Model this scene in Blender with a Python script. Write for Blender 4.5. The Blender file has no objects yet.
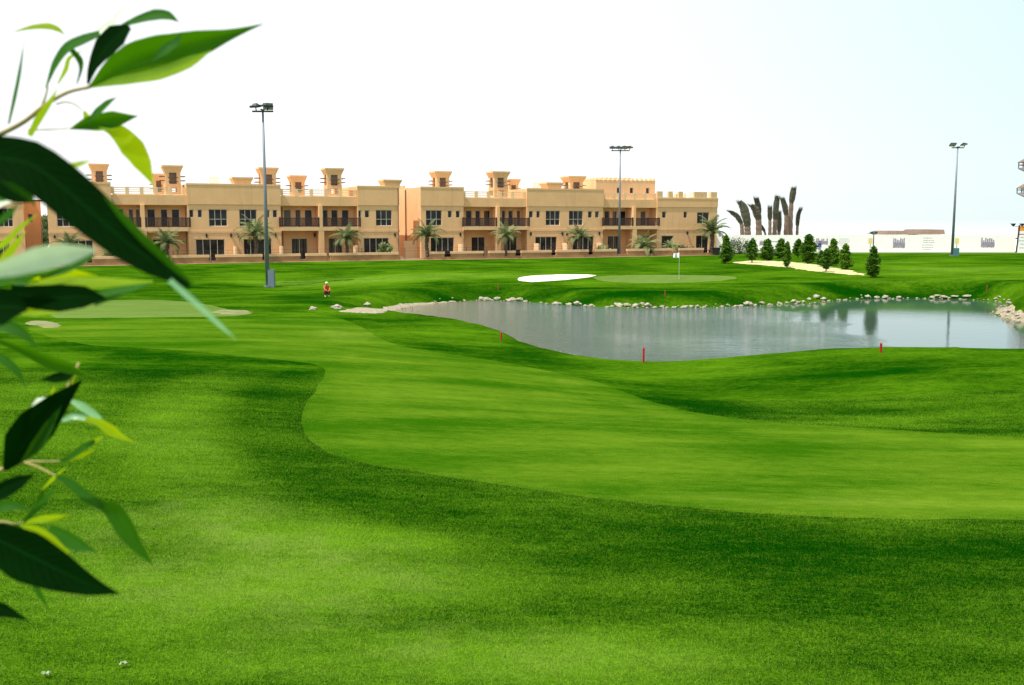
import bpy, bmesh, math, random
import numpy as np
from mathutils import Vector, Matrix, geometry, noise
random.seed(7); rng = np.random.default_rng(7)
PI = math.pi; R = math.radians
SC = bpy.context.scene; COL = SC.collection
# ------------------------------------------------------------------ camera model
CAM = np.array([0, 0, 4.4]); TH = R(7.0); F = 1000.0
FW = np.array([0, math.cos(TH), -math.sin(TH)]); UP = np.array([0, math.sin(TH), math.cos(TH)]); RT = np.array([1.0, 0, 0])
def ray(px, py):
    return FW + RT*((px-512)/F) - UP*((py-342.5)/F)
def on_plane(px, py, z):
    d = ray(px, py); t = (z-CAM[2])/d[2]; return CAM + d*t
def at_y(px, py, Y):
    d = ray(px, py); t = Y/d[1]; return CAM + d*t
def at_depth(px, py, dep):
    return CAM + ray(px, py)*dep
def project(p):
    v = np.array(p)-CAM; w = v@FW
    return 512+F*(v@RT)/w, 342.5-F*(v@UP)/w
# ------------------------------------------------------------------ helpers
class MB:
    def __init__(s): s.v = []; s.f = []; s.m = []; s.uv = None
    def add(s, vs, fs, m=0):
        n = len(s.v); s.v += [tuple(float(c) for c in v) for v in vs]
        s.f += [tuple(n+i for i in f) for f in fs]; s.m += [m]*len(fs); return s
    def box(s, x0, x1, y0, y1, z0, z1, m=0):
        return s.add([(x0,y0,z0),(x1,y0,z0),(x1,y1,z0),(x0,y1,z0),(x0,y0,z1),(x1,y0,z1),(x1,y1,z1),(x0,y1,z1)],
                     [(0,3,2,1),(4,5,6,7),(0,1,5,4),(1,2,6,5),(2,3,7,6),(3,0,4,7)], m)
    def frustum(s, xc, yc, w0, z0, w1, z1, m=0):
        a = w0/2; b = w1/2
        return s.add([(xc-a,yc-a,z0),(xc+a,yc-a,z0),(xc+a,yc+a,z0),(xc-a,yc+a,z0),(xc-b,yc-b,z1),(xc+b,yc-b,z1),(xc+b,yc+b,z1),(xc-b,yc+b,z1)],
                     [(0,3,2,1),(4,5,6,7),(0,1,5,4),(1,2,6,5),(2,3,7,6),(3,0,4,7)], m)
    def quad(s, a, b, c, d, m=0): return s.add([a,b,c,d], [(0,1,2,3)], m)
    def tube(s, pts, rads, n=8, m=0, cap=True):
        pts = [Vector(p) for p in pts]
        if not hasattr(rads, '__len__'): rads = [rads]*len(pts)
        rings = []
        for i, p in enumerate(pts):
            t = (pts[min(i+1,len(pts)-1)]-pts[max(i-1,0)]).normalized()
            ref = Vector((0,0,1)) if abs(t.z) < .9 else Vector((1,0,0))
            a = t.cross(ref).normalized(); b = t.cross(a)
            rings.append([p + (a*math.cos(2*PI*k/n)+b*math.sin(2*PI*k/n))*rads[i] for k in range(n)])
        vs = [v for r in rings for v in r]; fs = []
        for i in range(len(pts)-1):
            for k in range(n):
                fs.append((i*n+k, i*n+(k+1)%n, (i+1)*n+(k+1)%n, (i+1)*n+k))
        if cap: fs.append(tuple(range(n))[::-1]); fs.append(tuple((len(pts)-1)*n+k for k in range(n)))
        return s.add(vs, fs, m)
    def build(s, name, mats, parent=None, smooth=False, loc=None):
        me = bpy.data.meshes.new(name); me.from_pydata(s.v, [], s.f)
        if not isinstance(mats, (list, tuple)): mats = [mats]
        for m in mats: me.materials.append(m)
        if len(mats) > 1: me.polygons.foreach_set('material_index', s.m)
        if smooth: me.polygons.foreach_set('use_smooth', [True]*len(me.polygons))
        me.update()
        o = bpy.data.objects.new(name, me); COL.objects.link(o)
        if parent: o.parent = parent
        if loc is not None: o.location = loc
        return o
def empty(name, loc=(0,0,0), rz=0):
    o = bpy.data.objects.new(name, None); COL.objects.link(o); o.location = [float(c) for c in loc]; o.rotation_euler = (0,0,rz)
    o.empty_display_size = .2; return o
def tag(o, label=None, cat=None, group=None, kind=None):
    if label: o['label'] = label
    if cat: o['category'] = cat
    if group: o['group'] = group
    if kind: o['kind'] = kind
    return o
def copy_tree(o, parent=None):
    c = o.copy(); COL.objects.link(c); c.parent = parent
    for ch in list(o.children): copy_tree(ch, c)
    return c
def relabel(o, lab): o['label'] = lab
# ------------------------------------------------------------------ materials
def newmat(name):
    m = bpy.data.materials.new(name); m.use_nodes = True; nt = m.node_tree
    return m, nt, nt.nodes['Principled BSDF'], nt.nodes['Material Output']
def N(nt, t, **kw):
    n = nt.nodes.new(t)
    for k, v in kw.items():
        if k in n.inputs.keys() if isinstance(k, str) else False: n.inputs[k].default_value = v
        else: setattr(n, k, v)
    return n
def noise_node(nt, scale, detail=3, rough=.55, vec=None):
    n = nt.nodes.new('ShaderNodeTexNoise'); n.inputs['Scale'].default_value = scale
    n.inputs['Detail'].default_value = detail; n.inputs['Roughness'].default_value = rough
    if vec is not None: nt.links.new(vec, n.inputs['Vector'])
    return n.outputs['Fac']
def pos(nt, scale=(1,1,1), obj=False):
    if obj:
        t = nt.nodes.new('ShaderNodeTexCoord').outputs['Object']
    else:
        t = nt.nodes.new('ShaderNodeNewGeometry').outputs['Position']
    mp = nt.nodes.new('ShaderNodeMapping'); mp.inputs['Scale'].default_value = scale
    nt.links.new(t, mp.inputs['Vector']); return mp.outputs['Vector']
def math_n(nt, op, a, b=None, clamp=False):
    n = nt.nodes.new('ShaderNodeMath'); n.operation = op; n.use_clamp = clamp
    for i, x in enumerate((a, b)):
        if x is None: continue
        if isinstance(x, (int, float)): n.inputs[i].default_value = x
        else: nt.links.new(x, n.inputs[i])
    return n.outputs[0]
def maprange(nt, v, a, b, c, d):
    n = nt.nodes.new('ShaderNodeMapRange'); nt.links.new(v, n.inputs[0])
    for i, x in enumerate((a,b,c,d)): n.inputs[i+1].default_value = x
    return n.outputs[0]
def mixc(nt, fac, a, b):
    n = nt.nodes.new('ShaderNodeMix'); n.data_type = 'RGBA'
    if isinstance(fac, (int, float)): n.inputs[0].default_value = fac
    else: nt.links.new(fac, n.inputs[0])
    for i, x in ((6,a),(7,b)):
        if isinstance(x, tuple): n.inputs[i].default_value = (*x, 1)
        else: nt.links.new(x, n.inputs[i])
    return n.outputs[2]
def bump(nt, bs, h, strength, dist):
    b = nt.nodes.new('ShaderNodeBump'); b.inputs['Strength'].default_value = strength; b.inputs['Distance'].default_value = dist
    nt.links.new(h, b.inputs['Height']); nt.links.new(b.outputs[0], bs.inputs['Normal'])
def simple(name, col, rough=.7, metal=0, var=.15, scale=3, bscale=None, bstr=.2, bdist=.01, obj=True, spec=.5):
    m, nt, bs, out = newmat(name)
    p = pos(nt, obj=obj); n = noise_node(nt, scale, 4, .6, p)
    f = maprange(nt, n, .3, .7, 0, 1)
    c = mixc(nt, f, tuple(x*(1-var) for x in col), tuple(min(1, x*(1+var)) for x in col))
    nt.links.new(c, bs.inputs['Base Color']); bs.inputs['Roughness'].default_value = rough; bs.inputs['Metallic'].default_value = metal
    bs.inputs['Specular IOR Level'].default_value = spec
    if bscale: bump(nt, bs, noise_node(nt, bscale, 4, .6, p), bstr, bdist)
    return m
def grass_color(nt, dark, light, fine=True, finescale=38, stripes=None, tonegain=.74, nearmix=1.0):
    at = nt.nodes.new('ShaderNodeAttribute'); at.attribute_name = 'tone'
    p = pos(nt)
    big = noise_node(nt, .16, 4, .55, p); med = noise_node(nt, .9, 4, .6, pos(nt, (.35, 1, 1))); 
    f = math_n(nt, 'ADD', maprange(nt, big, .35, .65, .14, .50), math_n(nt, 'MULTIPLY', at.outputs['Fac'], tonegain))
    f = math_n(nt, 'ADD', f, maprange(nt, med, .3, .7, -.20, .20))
    if stripes:
        w = nt.nodes.new('ShaderNodeTexWave'); w.inputs['Scale'].default_value = stripes[0]; w.inputs['Distortion'].default_value = 1.2
        w.inputs['Detail'].default_value = 2; w.inputs['Detail Scale'].default_value = .6
        mp = nt.nodes.new('ShaderNodeMapping'); mp.inputs['Rotation'].default_value = (0,0,stripes[1])
        nt.links.new(nt.nodes.new('ShaderNodeNewGeometry').outputs['Position'], mp.inputs['Vector']); nt.links.new(mp.outputs[0], w.inputs['Vector'])
        f = math_n(nt, 'ADD', f, maprange(nt, w.outputs['Fac'], 0, 1, -stripes[2], stripes[2]))
        mp2 = nt.nodes.new('ShaderNodeMapping'); mp2.inputs['Rotation'].default_value = (0,0,.12); mp2.inputs['Scale'].default_value = (.10,2.2,1); nt.links.new(p, mp2.inputs['Vector']); f = math_n(nt, 'ADD', f, maprange(nt, noise_node(nt, 1.0, 4, .65, mp2.outputs[0]), .3, .7, -.13, .13))
    if fine:
        fn = noise_node(nt, finescale, 3, .75, p)
        f = math_n(nt, 'ADD', f, maprange(nt, fn, .3, .7, -.40*nearmix, .40*nearmix))
        f2 = noise_node(nt, 7, 3, .7, pos(nt, (.5,1,1)))
        f = math_n(nt, 'ADD', f, maprange(nt, f2, .3, .7, -.17, .17))
    f = math_n(nt, 'MAXIMUM', f, 0.0); f = math_n(nt, 'MINIMUM', f, 1.0)
    c = mixc(nt, f, dark, light)
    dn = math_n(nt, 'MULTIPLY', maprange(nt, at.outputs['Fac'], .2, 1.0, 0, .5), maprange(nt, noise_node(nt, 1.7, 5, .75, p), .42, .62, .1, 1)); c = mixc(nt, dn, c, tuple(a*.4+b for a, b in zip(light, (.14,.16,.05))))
    return c, p
def grass_mat(name, dark, light, sandy=False, stripes=None, finescale=38, bdist=.02, tonegain=.5, nearmix=1.0, bstr=.6):
    m, nt, bs, out = newmat(name)
    c, p = grass_color(nt, dark, light, True, finescale, stripes, tonegain, nearmix)
    if sandy:
        at = nt.nodes.new('ShaderNodeAttribute'); at.attribute_name = 'sandy'
        c = mixc(nt, at.outputs['Fac'], c, (.72,.66,.55))
    nt.links.new(c, bs.inputs['Base Color']); bs.inputs['Roughness'].default_value = .75
    bs.inputs['Specular IOR Level'].default_value = 0.0
    bs.inputs['Sheen Weight'].default_value = .0
    bump(nt, bs, noise_node(nt, finescale*1.0, 4, .7, p), bstr, bdist)
    return m
M = {}
ROUGH_D = (.001,.034,.0003); ROUGH_L = (.092,.205,.005)
FAIR_D = (.020,.080,.001); FAIR_L = (.108,.185,.010)
M['rough'] = grass_mat('rough_grass', ROUGH_D, ROUGH_L, sandy=True)
M['fairway'] = grass_mat('fairway_grass', FAIR_D, FAIR_L, stripes=(.10, 1.25, .10), finescale=55, bdist=.008, nearmix=.55, bstr=.4)
M['green'] = grass_mat('green_grass', (.075,.135,.022), (.13,.19,.045), stripes=(.25, .3, .05), finescale=60, bdist=.004, nearmix=.4, bstr=.3)
M['sand'] = simple('white_sand', (.70,.64,.52), .9, var=.08, scale=2, bscale=8, bstr=.4, bdist=.03, obj=False)
M['yellow_sand'] = simple('yellow_sand', (.46,.40,.19), .9, var=.2, scale=1.2, bscale=8, bstr=.4, bdist=.03, obj=False)
M['bare'] = simple('bare_earth', (.15,.16,.05), .9, var=.35, scale=1.2, bscale=8, bstr=.4, bdist=.03, obj=False)
M['gravel'] = simple('gravel', (.27,.23,.15), .9, var=.5, scale=6, bscale=18, bstr=.9, bdist=.04, obj=False)
M['dirt'] = simple('dirt', (.22,.14,.07), .9, var=.35, scale=1.5, bscale=10, bstr=.5, bdist=.03, obj=False)
def plaster(name, col):
    m, nt, bs, out = newmat(name); p = pos(nt, obj=True)
    a = maprange(nt, noise_node(nt, .5, 4, .6, p), .3, .7, 0, 1); c = mixc(nt, a, tuple(x*.93 for x in col), tuple(min(1, x*1.06) for x in col))
    st = maprange(nt, noise_node(nt, 1.0, 4, .65, pos(nt, (2.2,2.2,.22), obj=True)), .54, .72, 0, .38); c = mixc(nt, st, c, tuple(x*.62 for x in col))
    gr = maprange(nt, noise_node(nt, 5, 4, .7, p), .35, .7, 0, .16); c = mixc(nt, gr, c, tuple(x*.7 for x in col))
    nt.links.new(c, bs.inputs['Base Color']); bs.inputs['Roughness'].default_value = .9; bs.inputs['Specular IOR Level'].default_value = .2
    bump(nt, bs, noise_node(nt, 18, 4, .6, p), .35, .015); return m
M['plaster'] = plaster('plaster', (.78,.47,.235))
M['plaster_light'] = plaster('plaster_light', (.74,.49,.27))
M['cream'] = simple('cream_trim', (.80,.56,.32), .8, var=.05, scale=1)
M['white_paint'] = simple('white_paint', (.84,.83,.80), .6, var=.04, scale=1)
M['wall_brown'] = simple('brown_base', (.34,.19,.08), .9, var=.3, scale=.7, bscale=12)  # darker brown for the garden wall body below its lighter coping
M['frame'] = simple('window_frame', (.60,.56,.50), .4, var=.04)
M['dark_wood'] = simple('dark_wood', (.045,.022,.018), .55, var=.3, scale=4)
M['pole_wood'] = simple('pole_wood', (.13,.07,.035), .7, var=.3, scale=4)
M['metal'] = simple('galvanised', (.16,.19,.22), .5, .3, var=.1, scale=2)
M['dark_metal'] = simple('dark_metal', (.05,.055,.06), .5, .5, var=.15, scale=3)
M['black'] = simple('black_paint', (.012,.012,.014), .5, var=.2)
M['grey_box'] = simple('grey_box', (.14,.18,.24), .5, .2, var=.08)
M['teal_box'] = simple('teal_box', (.06,.16,.17), .5, var=.1)
M['yellow'] = simple('yellow_sign', (.75,.62,.22), .6, var=.05)
M['red'] = simple('red_paint', (.40,.008,.012), .5, var=.15, scale=8)
M['orange'] = simple('orange_paint', (.80,.28,.04), .6, var=.1)
M['rock'] = simple('rock', (.38,.34,.26), .85, var=.45, scale=4, bscale=9, bstr=.7, bdist=.05)
M['trunk'] = simple('palm_trunk', (.12,.085,.06), .9, var=.4, scale=8, bscale=14, bstr=.9, bdist=.03)
M['bark'] = simple('bark', (.16,.11,.06), .9, var=.35, scale=12, bscale=30, bstr=.6, bdist=.01)
M['twig'] = simple('twig', (.30,.24,.07), .6, var=.3, scale=30)
M['roof_brown'] = simple('roof_brown', (.16,.11,.08), .8, var=.2, scale=1)
M['print_grey'] = simple('print_grey', (.26,.24,.30), .7, var=.5, scale=5)
M['ink'] = simple('ink', (.20,.19,.22), .7, var=.2)
M['tyre'] = simple('tyre', (.02,.02,.02), .8)
M['car_paint'] = simple('car_paint', (.75,.76,.78), .25, var=.02, spec=.6)
M['paper'] = simple('paper', (.26,.32,.20), .8)
M['flag'] = simple('flag_cloth', (.82,.82,.80), .8, var=.03)
def glass():
    m, nt, bs, out = newmat('dark_glass')
    p = pos(nt, obj=True); n = noise_node(nt, .8, 2, .5, p)
    c = mixc(nt, maprange(nt, n, .35, .65, 0, 1), (.018,.010,.010), (.05,.04,.038))
    oi = nt.nodes.new('ShaderNodeObjectInfo'); cf = maprange(nt, oi.outputs['Random'], .72, .76, 0, .7); c = mixc(nt, math_n(nt, 'MULTIPLY', cf, maprange(nt, noise_node(nt, 1.2, 2, .5, pos(nt, (3,1,.1), obj=True)), .4, .55, 0, 1)), c, (.20,.17,.13))
    nt.links.new(c, bs.inputs['Base Color']); bs.inputs['Roughness'].default_value = .12; bs.inputs['Specular IOR Level'].default_value = .22
    return m
M['glass'] = glass()
def leafmat(name, base, trans, tw, rough=.4, under=None, rib=(.25,.4,.1), spec=.5):
    m, nt, bs, out = newmat(name)
    uv = nt.nodes.new('ShaderNodeUVMap'); sep = nt.nodes.new('ShaderNodeSeparateXYZ'); nt.links.new(uv.outputs[0], sep.inputs[0])
    d = math_n(nt, 'ABSOLUTE', math_n(nt, 'SUBTRACT', sep.outputs[1], .5))
    ribf = maprange(nt, d, .0, .035, .75, 0)
    w = math_n(nt, 'SINE', math_n(nt, 'MULTIPLY', math_n(nt, 'SUBTRACT', sep.outputs[0], math_n(nt, 'MULTIPLY', d, .35)), 95))
    vein = maprange(nt, w, .75, 1, 0, .25)
    n = noise_node(nt, 30, 4, .6, pos(nt, obj=False))
    c = mixc(nt, maprange(nt, n, .3, .7, 0, 1), tuple(x*.7 for x in base), tuple(x*1.25 for x in base))
    c = mixc(nt, math_n(nt, 'MAXIMUM', ribf, vein), c, tuple(min(1, (x+y)/2*1.2) for x, y in zip(base, rib)))
    nt.links.new(c, bs.inputs['Base Color']); bs.inputs['Roughness'].default_value = rough; bs.inputs['Specular IOR Level'].default_value = spec
    bump(nt, bs, math_n(nt, 'ADD', vein, ribf), .3, .0008)
    tr = nt.nodes.new('ShaderNodeBsdfTranslucent'); tr.inputs[0].default_value = (*trans, 1)
    mx = nt.nodes.new('ShaderNodeMixShader'); mx.inputs[0].default_value = tw
    nt.links.new(bs.outputs[0], mx.inputs[1]); nt.links.new(tr.outputs[0], mx.inputs[2]); nt.links.new(mx.outputs[0], out.inputs[0])
    return m
M['leaf_shaded'] = leafmat('leaf_shaded', (.0008,.011,.0006), (.003,.06,.0005), .15, .8, spec=.02, rib=(.006,.05,.006))  # near-black base: the shade on these leaves is put into the colour
M['leaf_mid'] = leafmat('leaf_mid', (.014,.085,.002), (.10,.34,.0), .38, .6, spec=.12, rib=(.05,.18,.02))
M['leaf_sunlit'] = leafmat('leaf_sunlit', (.20,.34,.001), (.88,1.0,.0), .7, .55, spec=.15, rib=(.2,.4,.02))  # yellow-green of leaves with sun shining through, put into the colour
M['leaf_glare'] = leafmat('leaf_glare', (.80,.90,.72), (.7,.9,.5), .3, .3, spec=.6)  # near-white base paints sun glare on the leaf
M['leaf_silver'] = leafmat('leaf_silver', (.22,.46,.22), (.3,.6,.2), .3, .35, spec=.4)
def foliage(name, a, b, scale=3, trans=.25):
    m, nt, bs, out = newmat(name)
    n = noise_node(nt, scale, 3, .6, pos(nt, obj=True))
    oi = nt.nodes.new('ShaderNodeObjectInfo')
    f = math_n(nt, 'ADD', maprange(nt, n, .3, .7, 0, 1), maprange(nt, oi.outputs['Random'], 0, 1, -.2, .2), clamp=True)
    c = mixc(nt, f, a, b); nt.links.new(c, bs.inputs['Base Color']); bs.inputs['Roughness'].default_value = .6
    bs.inputs['Specular IOR Level'].default_value = .2
    tr = nt.nodes.new('ShaderNodeBsdfTranslucent'); nt.links.new(c, tr.inputs[0])
    mx = nt.nodes.new('ShaderNodeMixShader'); mx.inputs[0].default_value = trans
    nt.links.new(bs.outputs[0], mx.inputs[1]); nt.links.new(tr.outputs[0], mx.inputs[2]); nt.links.new(mx.outputs[0], out.inputs[0])
    return m
M['conifer'] = foliage('conifer', (.010,.060,.003), (.13,.28,.012), 3.5)
M['palm_leaf'] = foliage('palm_leaf', (.08,.11,.035), (.25,.29,.12), 2)
M['palm_pale'] = foliage('palm_pale', (.16,.20,.07), (.36,.40,.18), 2)
M['bundle'] = foliage('bundle', (.03,.032,.022), (.085,.085,.055), 5, .1)
M['bush'] = foliage('bush', (.04,.07,.02), (.11,.15,.05), 3)
# ------------------------------------------------------------------ terrain
ctrl = [ # px, py, z
 (0,690,1.1),(512,690,1.05),(1024,690,1.0),(-300,690,1.15),(1300,690,.9),
 (100,600,1.0),(512,600,.9),(1000,600,.8),
 (80,500,.85),(512,500,.6),(1000,505,.4),(60,430,.75),
 (200,400,.55),(600,425,.15),(1000,432,-.05),(800,430,0),(350,410,.35),(450,390,.2),
 (30,360,.45),(300,350,.25),(700,395,-.45),(600,380,-.4),
 (880,353,-.1),(1020,349,.0),(1100,348,.05),(760,362,-.4),(640,375,-.6),(520,358,-.45),(960,385,-.1),
 (400,332,-.25),(330,316,-.15),(240,316,-.05),(100,322,.1),(0,326,.15),(-150,330,.2),
 (150,300,-.35),(60,305,-.1),(280,290,-.75),(220,288,-.6),(150,281,-.4),(50,280,-.3),(-150,280,-.2),
 (420,288,-.3),(560,287,-.25),(700,288,-.25),(850,284,-.1),(1000,287,.0),(1150,287,.1),
 (400,276,-.1),(650,278,0),(800,275,.05),(950,275,.15),(1100,275,.3),
 (200,266,0),(512,262,0),(750,263,.05),(900,263,.25),(1020,263,.3),(1150,263,.3),(0,268,0),(-150,268,0),
]
cp = [on_plane(a, b, z) for a, b, z in ctrl]
for X, Y, Z in [(0,0,1.25),(-8,0,1.3),(8,0,1.2),(-8,-12,1.3),(8,-12,1.2),(0,125,0),(-45,95,0),(-80,100,0),(30,125,0),(60,128,.1),(95,125,.1),(-45,120,0),(30,145,0),(80,145,-.1),(-20,30,.4),(-40,40,.4),(60,40,.2),(-60,60,0),(90,70,.2)]:
    cp.append(np.array([X, Y, Z]))
cp = np.array(cp); CX = cp[:, :2]
def phi(r2):
    return np.where(r2 > 1e-9, .5*r2*np.log(np.maximum(r2, 1e-9)), 0)
_n = len(cp); K = phi(((CX[:,None]-CX[None])**2).sum(-1)) + np.eye(_n)*2.0
P_ = np.hstack([np.ones((_n,1)), CX]); A_ = np.block([[K, P_],[P_.T, np.zeros((3,3))]])
W_ = np.linalg.solve(A_, np.concatenate([cp[:,2], np.zeros(3)]))
def base_h(x, y):
    out = np.empty(len(x))
    for i in range(0, len(x), 60000):
        xx = x[i:i+60000]; yy = y[i:i+60000]
        r2 = (xx[:,None]-CX[:,0])**2+(yy[:,None]-CX[:,1])**2
        out[i:i+60000] = phi(r2)@W_[:_n] + W_[_n] + W_[_n+1]*xx + W_[_n+2]*yy
    f = np.clip((y-110)/25, 0, 1)*1.0; f = np.maximum(f, np.clip((np.abs(x)-60)/40, 0, 1)); f = np.maximum(f, np.clip((-y-10)/10, 0, 1))
    f = f*f*(3-2*f); far = np.where(y < 0, 1.1, 0.0)
    return np.clip(out, -1.5, 2.0)*(1-f) + far*f
WZ = -1.2
lake_px = [(386,313.2,2.0),(396,309,2.0),(420,304.6,1.6),(452,302.2,1.8),(485,300,1.6),(520,301.5,1.6),(560,304.5,1.6),(600,307,1.6),(640,308,1.6),(700,308,1.6),(740,306,1.6),(790,304,1.6),(830,301,1.6),(870,298.5,1.6),(930,298.5,1.6),(970,299.5,1.5),(1003,302,1.3),(1012,306,1.3),(992,312,1.2),(1003,318,1.2),(1030,324,1.5),(1075,328,2),(1150,338,3),
  (1110,363,3.2),(1024,366,3.2),(960,364.5,3.0),(900,362.5,2.9),(840,361.5,2.8),(800,361.5,2.7),(740,363,2.6),(690,364.5,2.8),(640,364,3),(600,360,2.5),(560,354,2.0),(533,349,1.2),(515,343,1.0),(500,336,1.6),(477,328,3),(444,321,3.5),(420,317.6,4),(404,315.5,4)]
LK = np.array([on_plane(a, b, WZ)[:2] for a, b, w in lake_px]); LW = np.array([w for *_, w in lake_px])
def chaikin(P, W, it=2):
    for _ in range(it):
        Q = np.roll(P, -1, 0); V = np.roll(W, -1, 0)
        P = np.stack([P*.75+Q*.25, P*.25+Q*.75], 1).reshape(-1, P.shape[1]); W = np.stack([W*.75+V*.25, W*.25+V*.75], 1).reshape(-1)
    return P, W
LK, LW = chaikin(LK, LW, 2)
_j = np.array([noise.noise(Vector((p[0]*.9, p[1]*.9, 3))) for p in LK])*.35
LK = LK + np.stack([_j, np.roll(_j, 3)], 1)
def pip(x, y, P):
    ins = np.zeros(len(x), bool); n = len(P)
    for i in range(n):
        x0, y0 = P[i]; x1, y1 = P[(i+1) % n]
        if y0 == y1: continue
        c = ((y0 > y) != (y1 > y)); xi = x0+(y-y0)*(x1-x0)/(y1-y0); ins ^= c & (x < xi)
    return ins
def sdist(x, y, P, W=None):
    best = np.full(len(x), 1e9); bw = np.ones(len(x)); n = len(P)
    for i in range(n):
        a = P[i]; b = P[(i+1) % n]; ab = b-a; L = ab@ab+1e-12
        t = np.clip(((x-a[0])*ab[0]+(y-a[1])*ab[1])/L, 0, 1)
        d = (x-a[0]-t*ab[0])**2+(y-a[1]-t*ab[1])**2; k = d < best
        best[k] = d[k]
        if W is not None: bw[k] = W[i]
    d = np.sqrt(best); d[pip(x, y, P)] *= -1
    return d, bw
def H(x, y):
    x = np.atleast_1d(np.asarray(x, float)); y = np.atleast_1d(np.asarray(y, float))
    b = base_h(x, y)
    m = (x > LK[:,0].min()-9) & (x < LK[:,0].max()+9) & (y > LK[:,1].min()-9) & (y < LK[:,1].max()+9)
    if m.any():
        xs = x[m]; ys = y[m]; d, w = sdist(xs, ys, LK, LW)
        w = w*1.5; t = np.clip(d/w, 0, 1); s = np.sin(t*PI/2)**1.3
        s = np.where(d <= 0, 0, s)
        hh = WZ + np.maximum(b[m]-WZ, .15)*s + np.where(d < 0, np.maximum(d*.35, -.9), 0)
        b[m] = np.where(d > w, b[m], hh)
    return b
def h1(x, y): return float(H(x, y)[0])
_T = np.concatenate([np.arange(3, 60, .15), np.arange(60, 200, .4)])
def ground(px, py):
    d = ray(px, py); hp = CAM[None]+d[None]*_T[:,None]
    hh = H(hp[:,0], hp[:,1]); k = np.nonzero(hp[:,2] < hh)[0]
    i = k[0] if len(k) else len(_T)-1
    a, b = _T[max(i-1,0)], _T[i]
    za = hp[max(i-1,0),2]-hh[max(i-1,0)]; zb = hp[i,2]-hh[i]
    t = a+(b-a)*za/(za-zb) if za != zb else a
    p = CAM+d*t; return np.array([p[0], p[1], h1(p[0], p[1])])
# tone blobs: px, py, rx, ry, amount  (natural colour patches of the turf)
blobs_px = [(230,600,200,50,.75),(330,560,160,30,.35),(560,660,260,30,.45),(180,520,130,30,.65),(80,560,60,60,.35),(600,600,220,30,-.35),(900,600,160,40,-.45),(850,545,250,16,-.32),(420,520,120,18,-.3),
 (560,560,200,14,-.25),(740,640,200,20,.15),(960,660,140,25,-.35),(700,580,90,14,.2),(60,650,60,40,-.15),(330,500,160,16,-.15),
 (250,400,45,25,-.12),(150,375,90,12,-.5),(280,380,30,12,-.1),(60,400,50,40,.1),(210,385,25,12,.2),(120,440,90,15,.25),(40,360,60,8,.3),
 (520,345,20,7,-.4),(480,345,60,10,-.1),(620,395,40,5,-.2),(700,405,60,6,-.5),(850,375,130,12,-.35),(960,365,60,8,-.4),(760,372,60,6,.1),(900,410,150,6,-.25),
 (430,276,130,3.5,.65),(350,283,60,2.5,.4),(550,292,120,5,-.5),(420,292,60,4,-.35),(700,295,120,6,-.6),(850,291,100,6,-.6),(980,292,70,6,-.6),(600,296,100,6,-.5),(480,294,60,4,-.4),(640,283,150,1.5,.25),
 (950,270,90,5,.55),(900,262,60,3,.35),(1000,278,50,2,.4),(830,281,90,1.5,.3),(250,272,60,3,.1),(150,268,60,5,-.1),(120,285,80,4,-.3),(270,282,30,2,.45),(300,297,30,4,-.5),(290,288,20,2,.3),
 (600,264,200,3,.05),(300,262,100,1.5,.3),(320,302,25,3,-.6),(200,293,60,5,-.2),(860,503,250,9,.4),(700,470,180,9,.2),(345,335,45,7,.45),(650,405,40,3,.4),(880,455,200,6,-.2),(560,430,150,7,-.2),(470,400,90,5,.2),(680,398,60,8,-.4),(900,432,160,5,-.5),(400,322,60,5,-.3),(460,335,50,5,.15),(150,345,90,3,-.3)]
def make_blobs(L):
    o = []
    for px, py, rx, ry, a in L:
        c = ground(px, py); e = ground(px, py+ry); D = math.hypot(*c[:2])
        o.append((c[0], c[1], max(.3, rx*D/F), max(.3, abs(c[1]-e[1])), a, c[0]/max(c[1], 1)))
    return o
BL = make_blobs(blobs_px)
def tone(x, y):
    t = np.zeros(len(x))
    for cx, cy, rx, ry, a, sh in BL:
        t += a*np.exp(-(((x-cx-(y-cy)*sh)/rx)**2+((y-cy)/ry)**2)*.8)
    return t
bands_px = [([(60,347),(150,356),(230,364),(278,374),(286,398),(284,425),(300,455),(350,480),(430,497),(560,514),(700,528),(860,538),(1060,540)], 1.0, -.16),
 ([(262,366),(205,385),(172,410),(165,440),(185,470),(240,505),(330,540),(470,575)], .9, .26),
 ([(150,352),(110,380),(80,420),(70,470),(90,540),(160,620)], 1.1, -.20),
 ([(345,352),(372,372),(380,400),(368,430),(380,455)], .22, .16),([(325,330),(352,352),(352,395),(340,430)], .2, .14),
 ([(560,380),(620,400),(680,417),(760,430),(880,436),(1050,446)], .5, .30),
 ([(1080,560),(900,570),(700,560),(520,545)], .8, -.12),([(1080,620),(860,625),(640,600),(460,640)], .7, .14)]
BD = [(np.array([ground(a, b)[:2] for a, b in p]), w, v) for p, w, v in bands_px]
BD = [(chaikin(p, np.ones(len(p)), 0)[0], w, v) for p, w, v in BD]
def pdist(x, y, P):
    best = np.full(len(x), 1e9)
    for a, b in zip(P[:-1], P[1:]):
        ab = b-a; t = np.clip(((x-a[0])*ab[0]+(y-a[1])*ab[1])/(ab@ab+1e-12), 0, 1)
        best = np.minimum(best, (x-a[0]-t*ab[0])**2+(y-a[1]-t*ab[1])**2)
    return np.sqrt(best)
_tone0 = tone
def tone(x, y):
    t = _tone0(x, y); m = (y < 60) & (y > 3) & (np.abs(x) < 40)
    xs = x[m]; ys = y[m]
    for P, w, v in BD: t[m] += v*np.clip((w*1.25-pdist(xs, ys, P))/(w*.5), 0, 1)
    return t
def add_attr(me, name, vals):
    a = me.attributes.new(name, 'FLOAT', 'POINT'); a.data.foreach_set('value', np.asarray(vals, np.float32))
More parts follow.
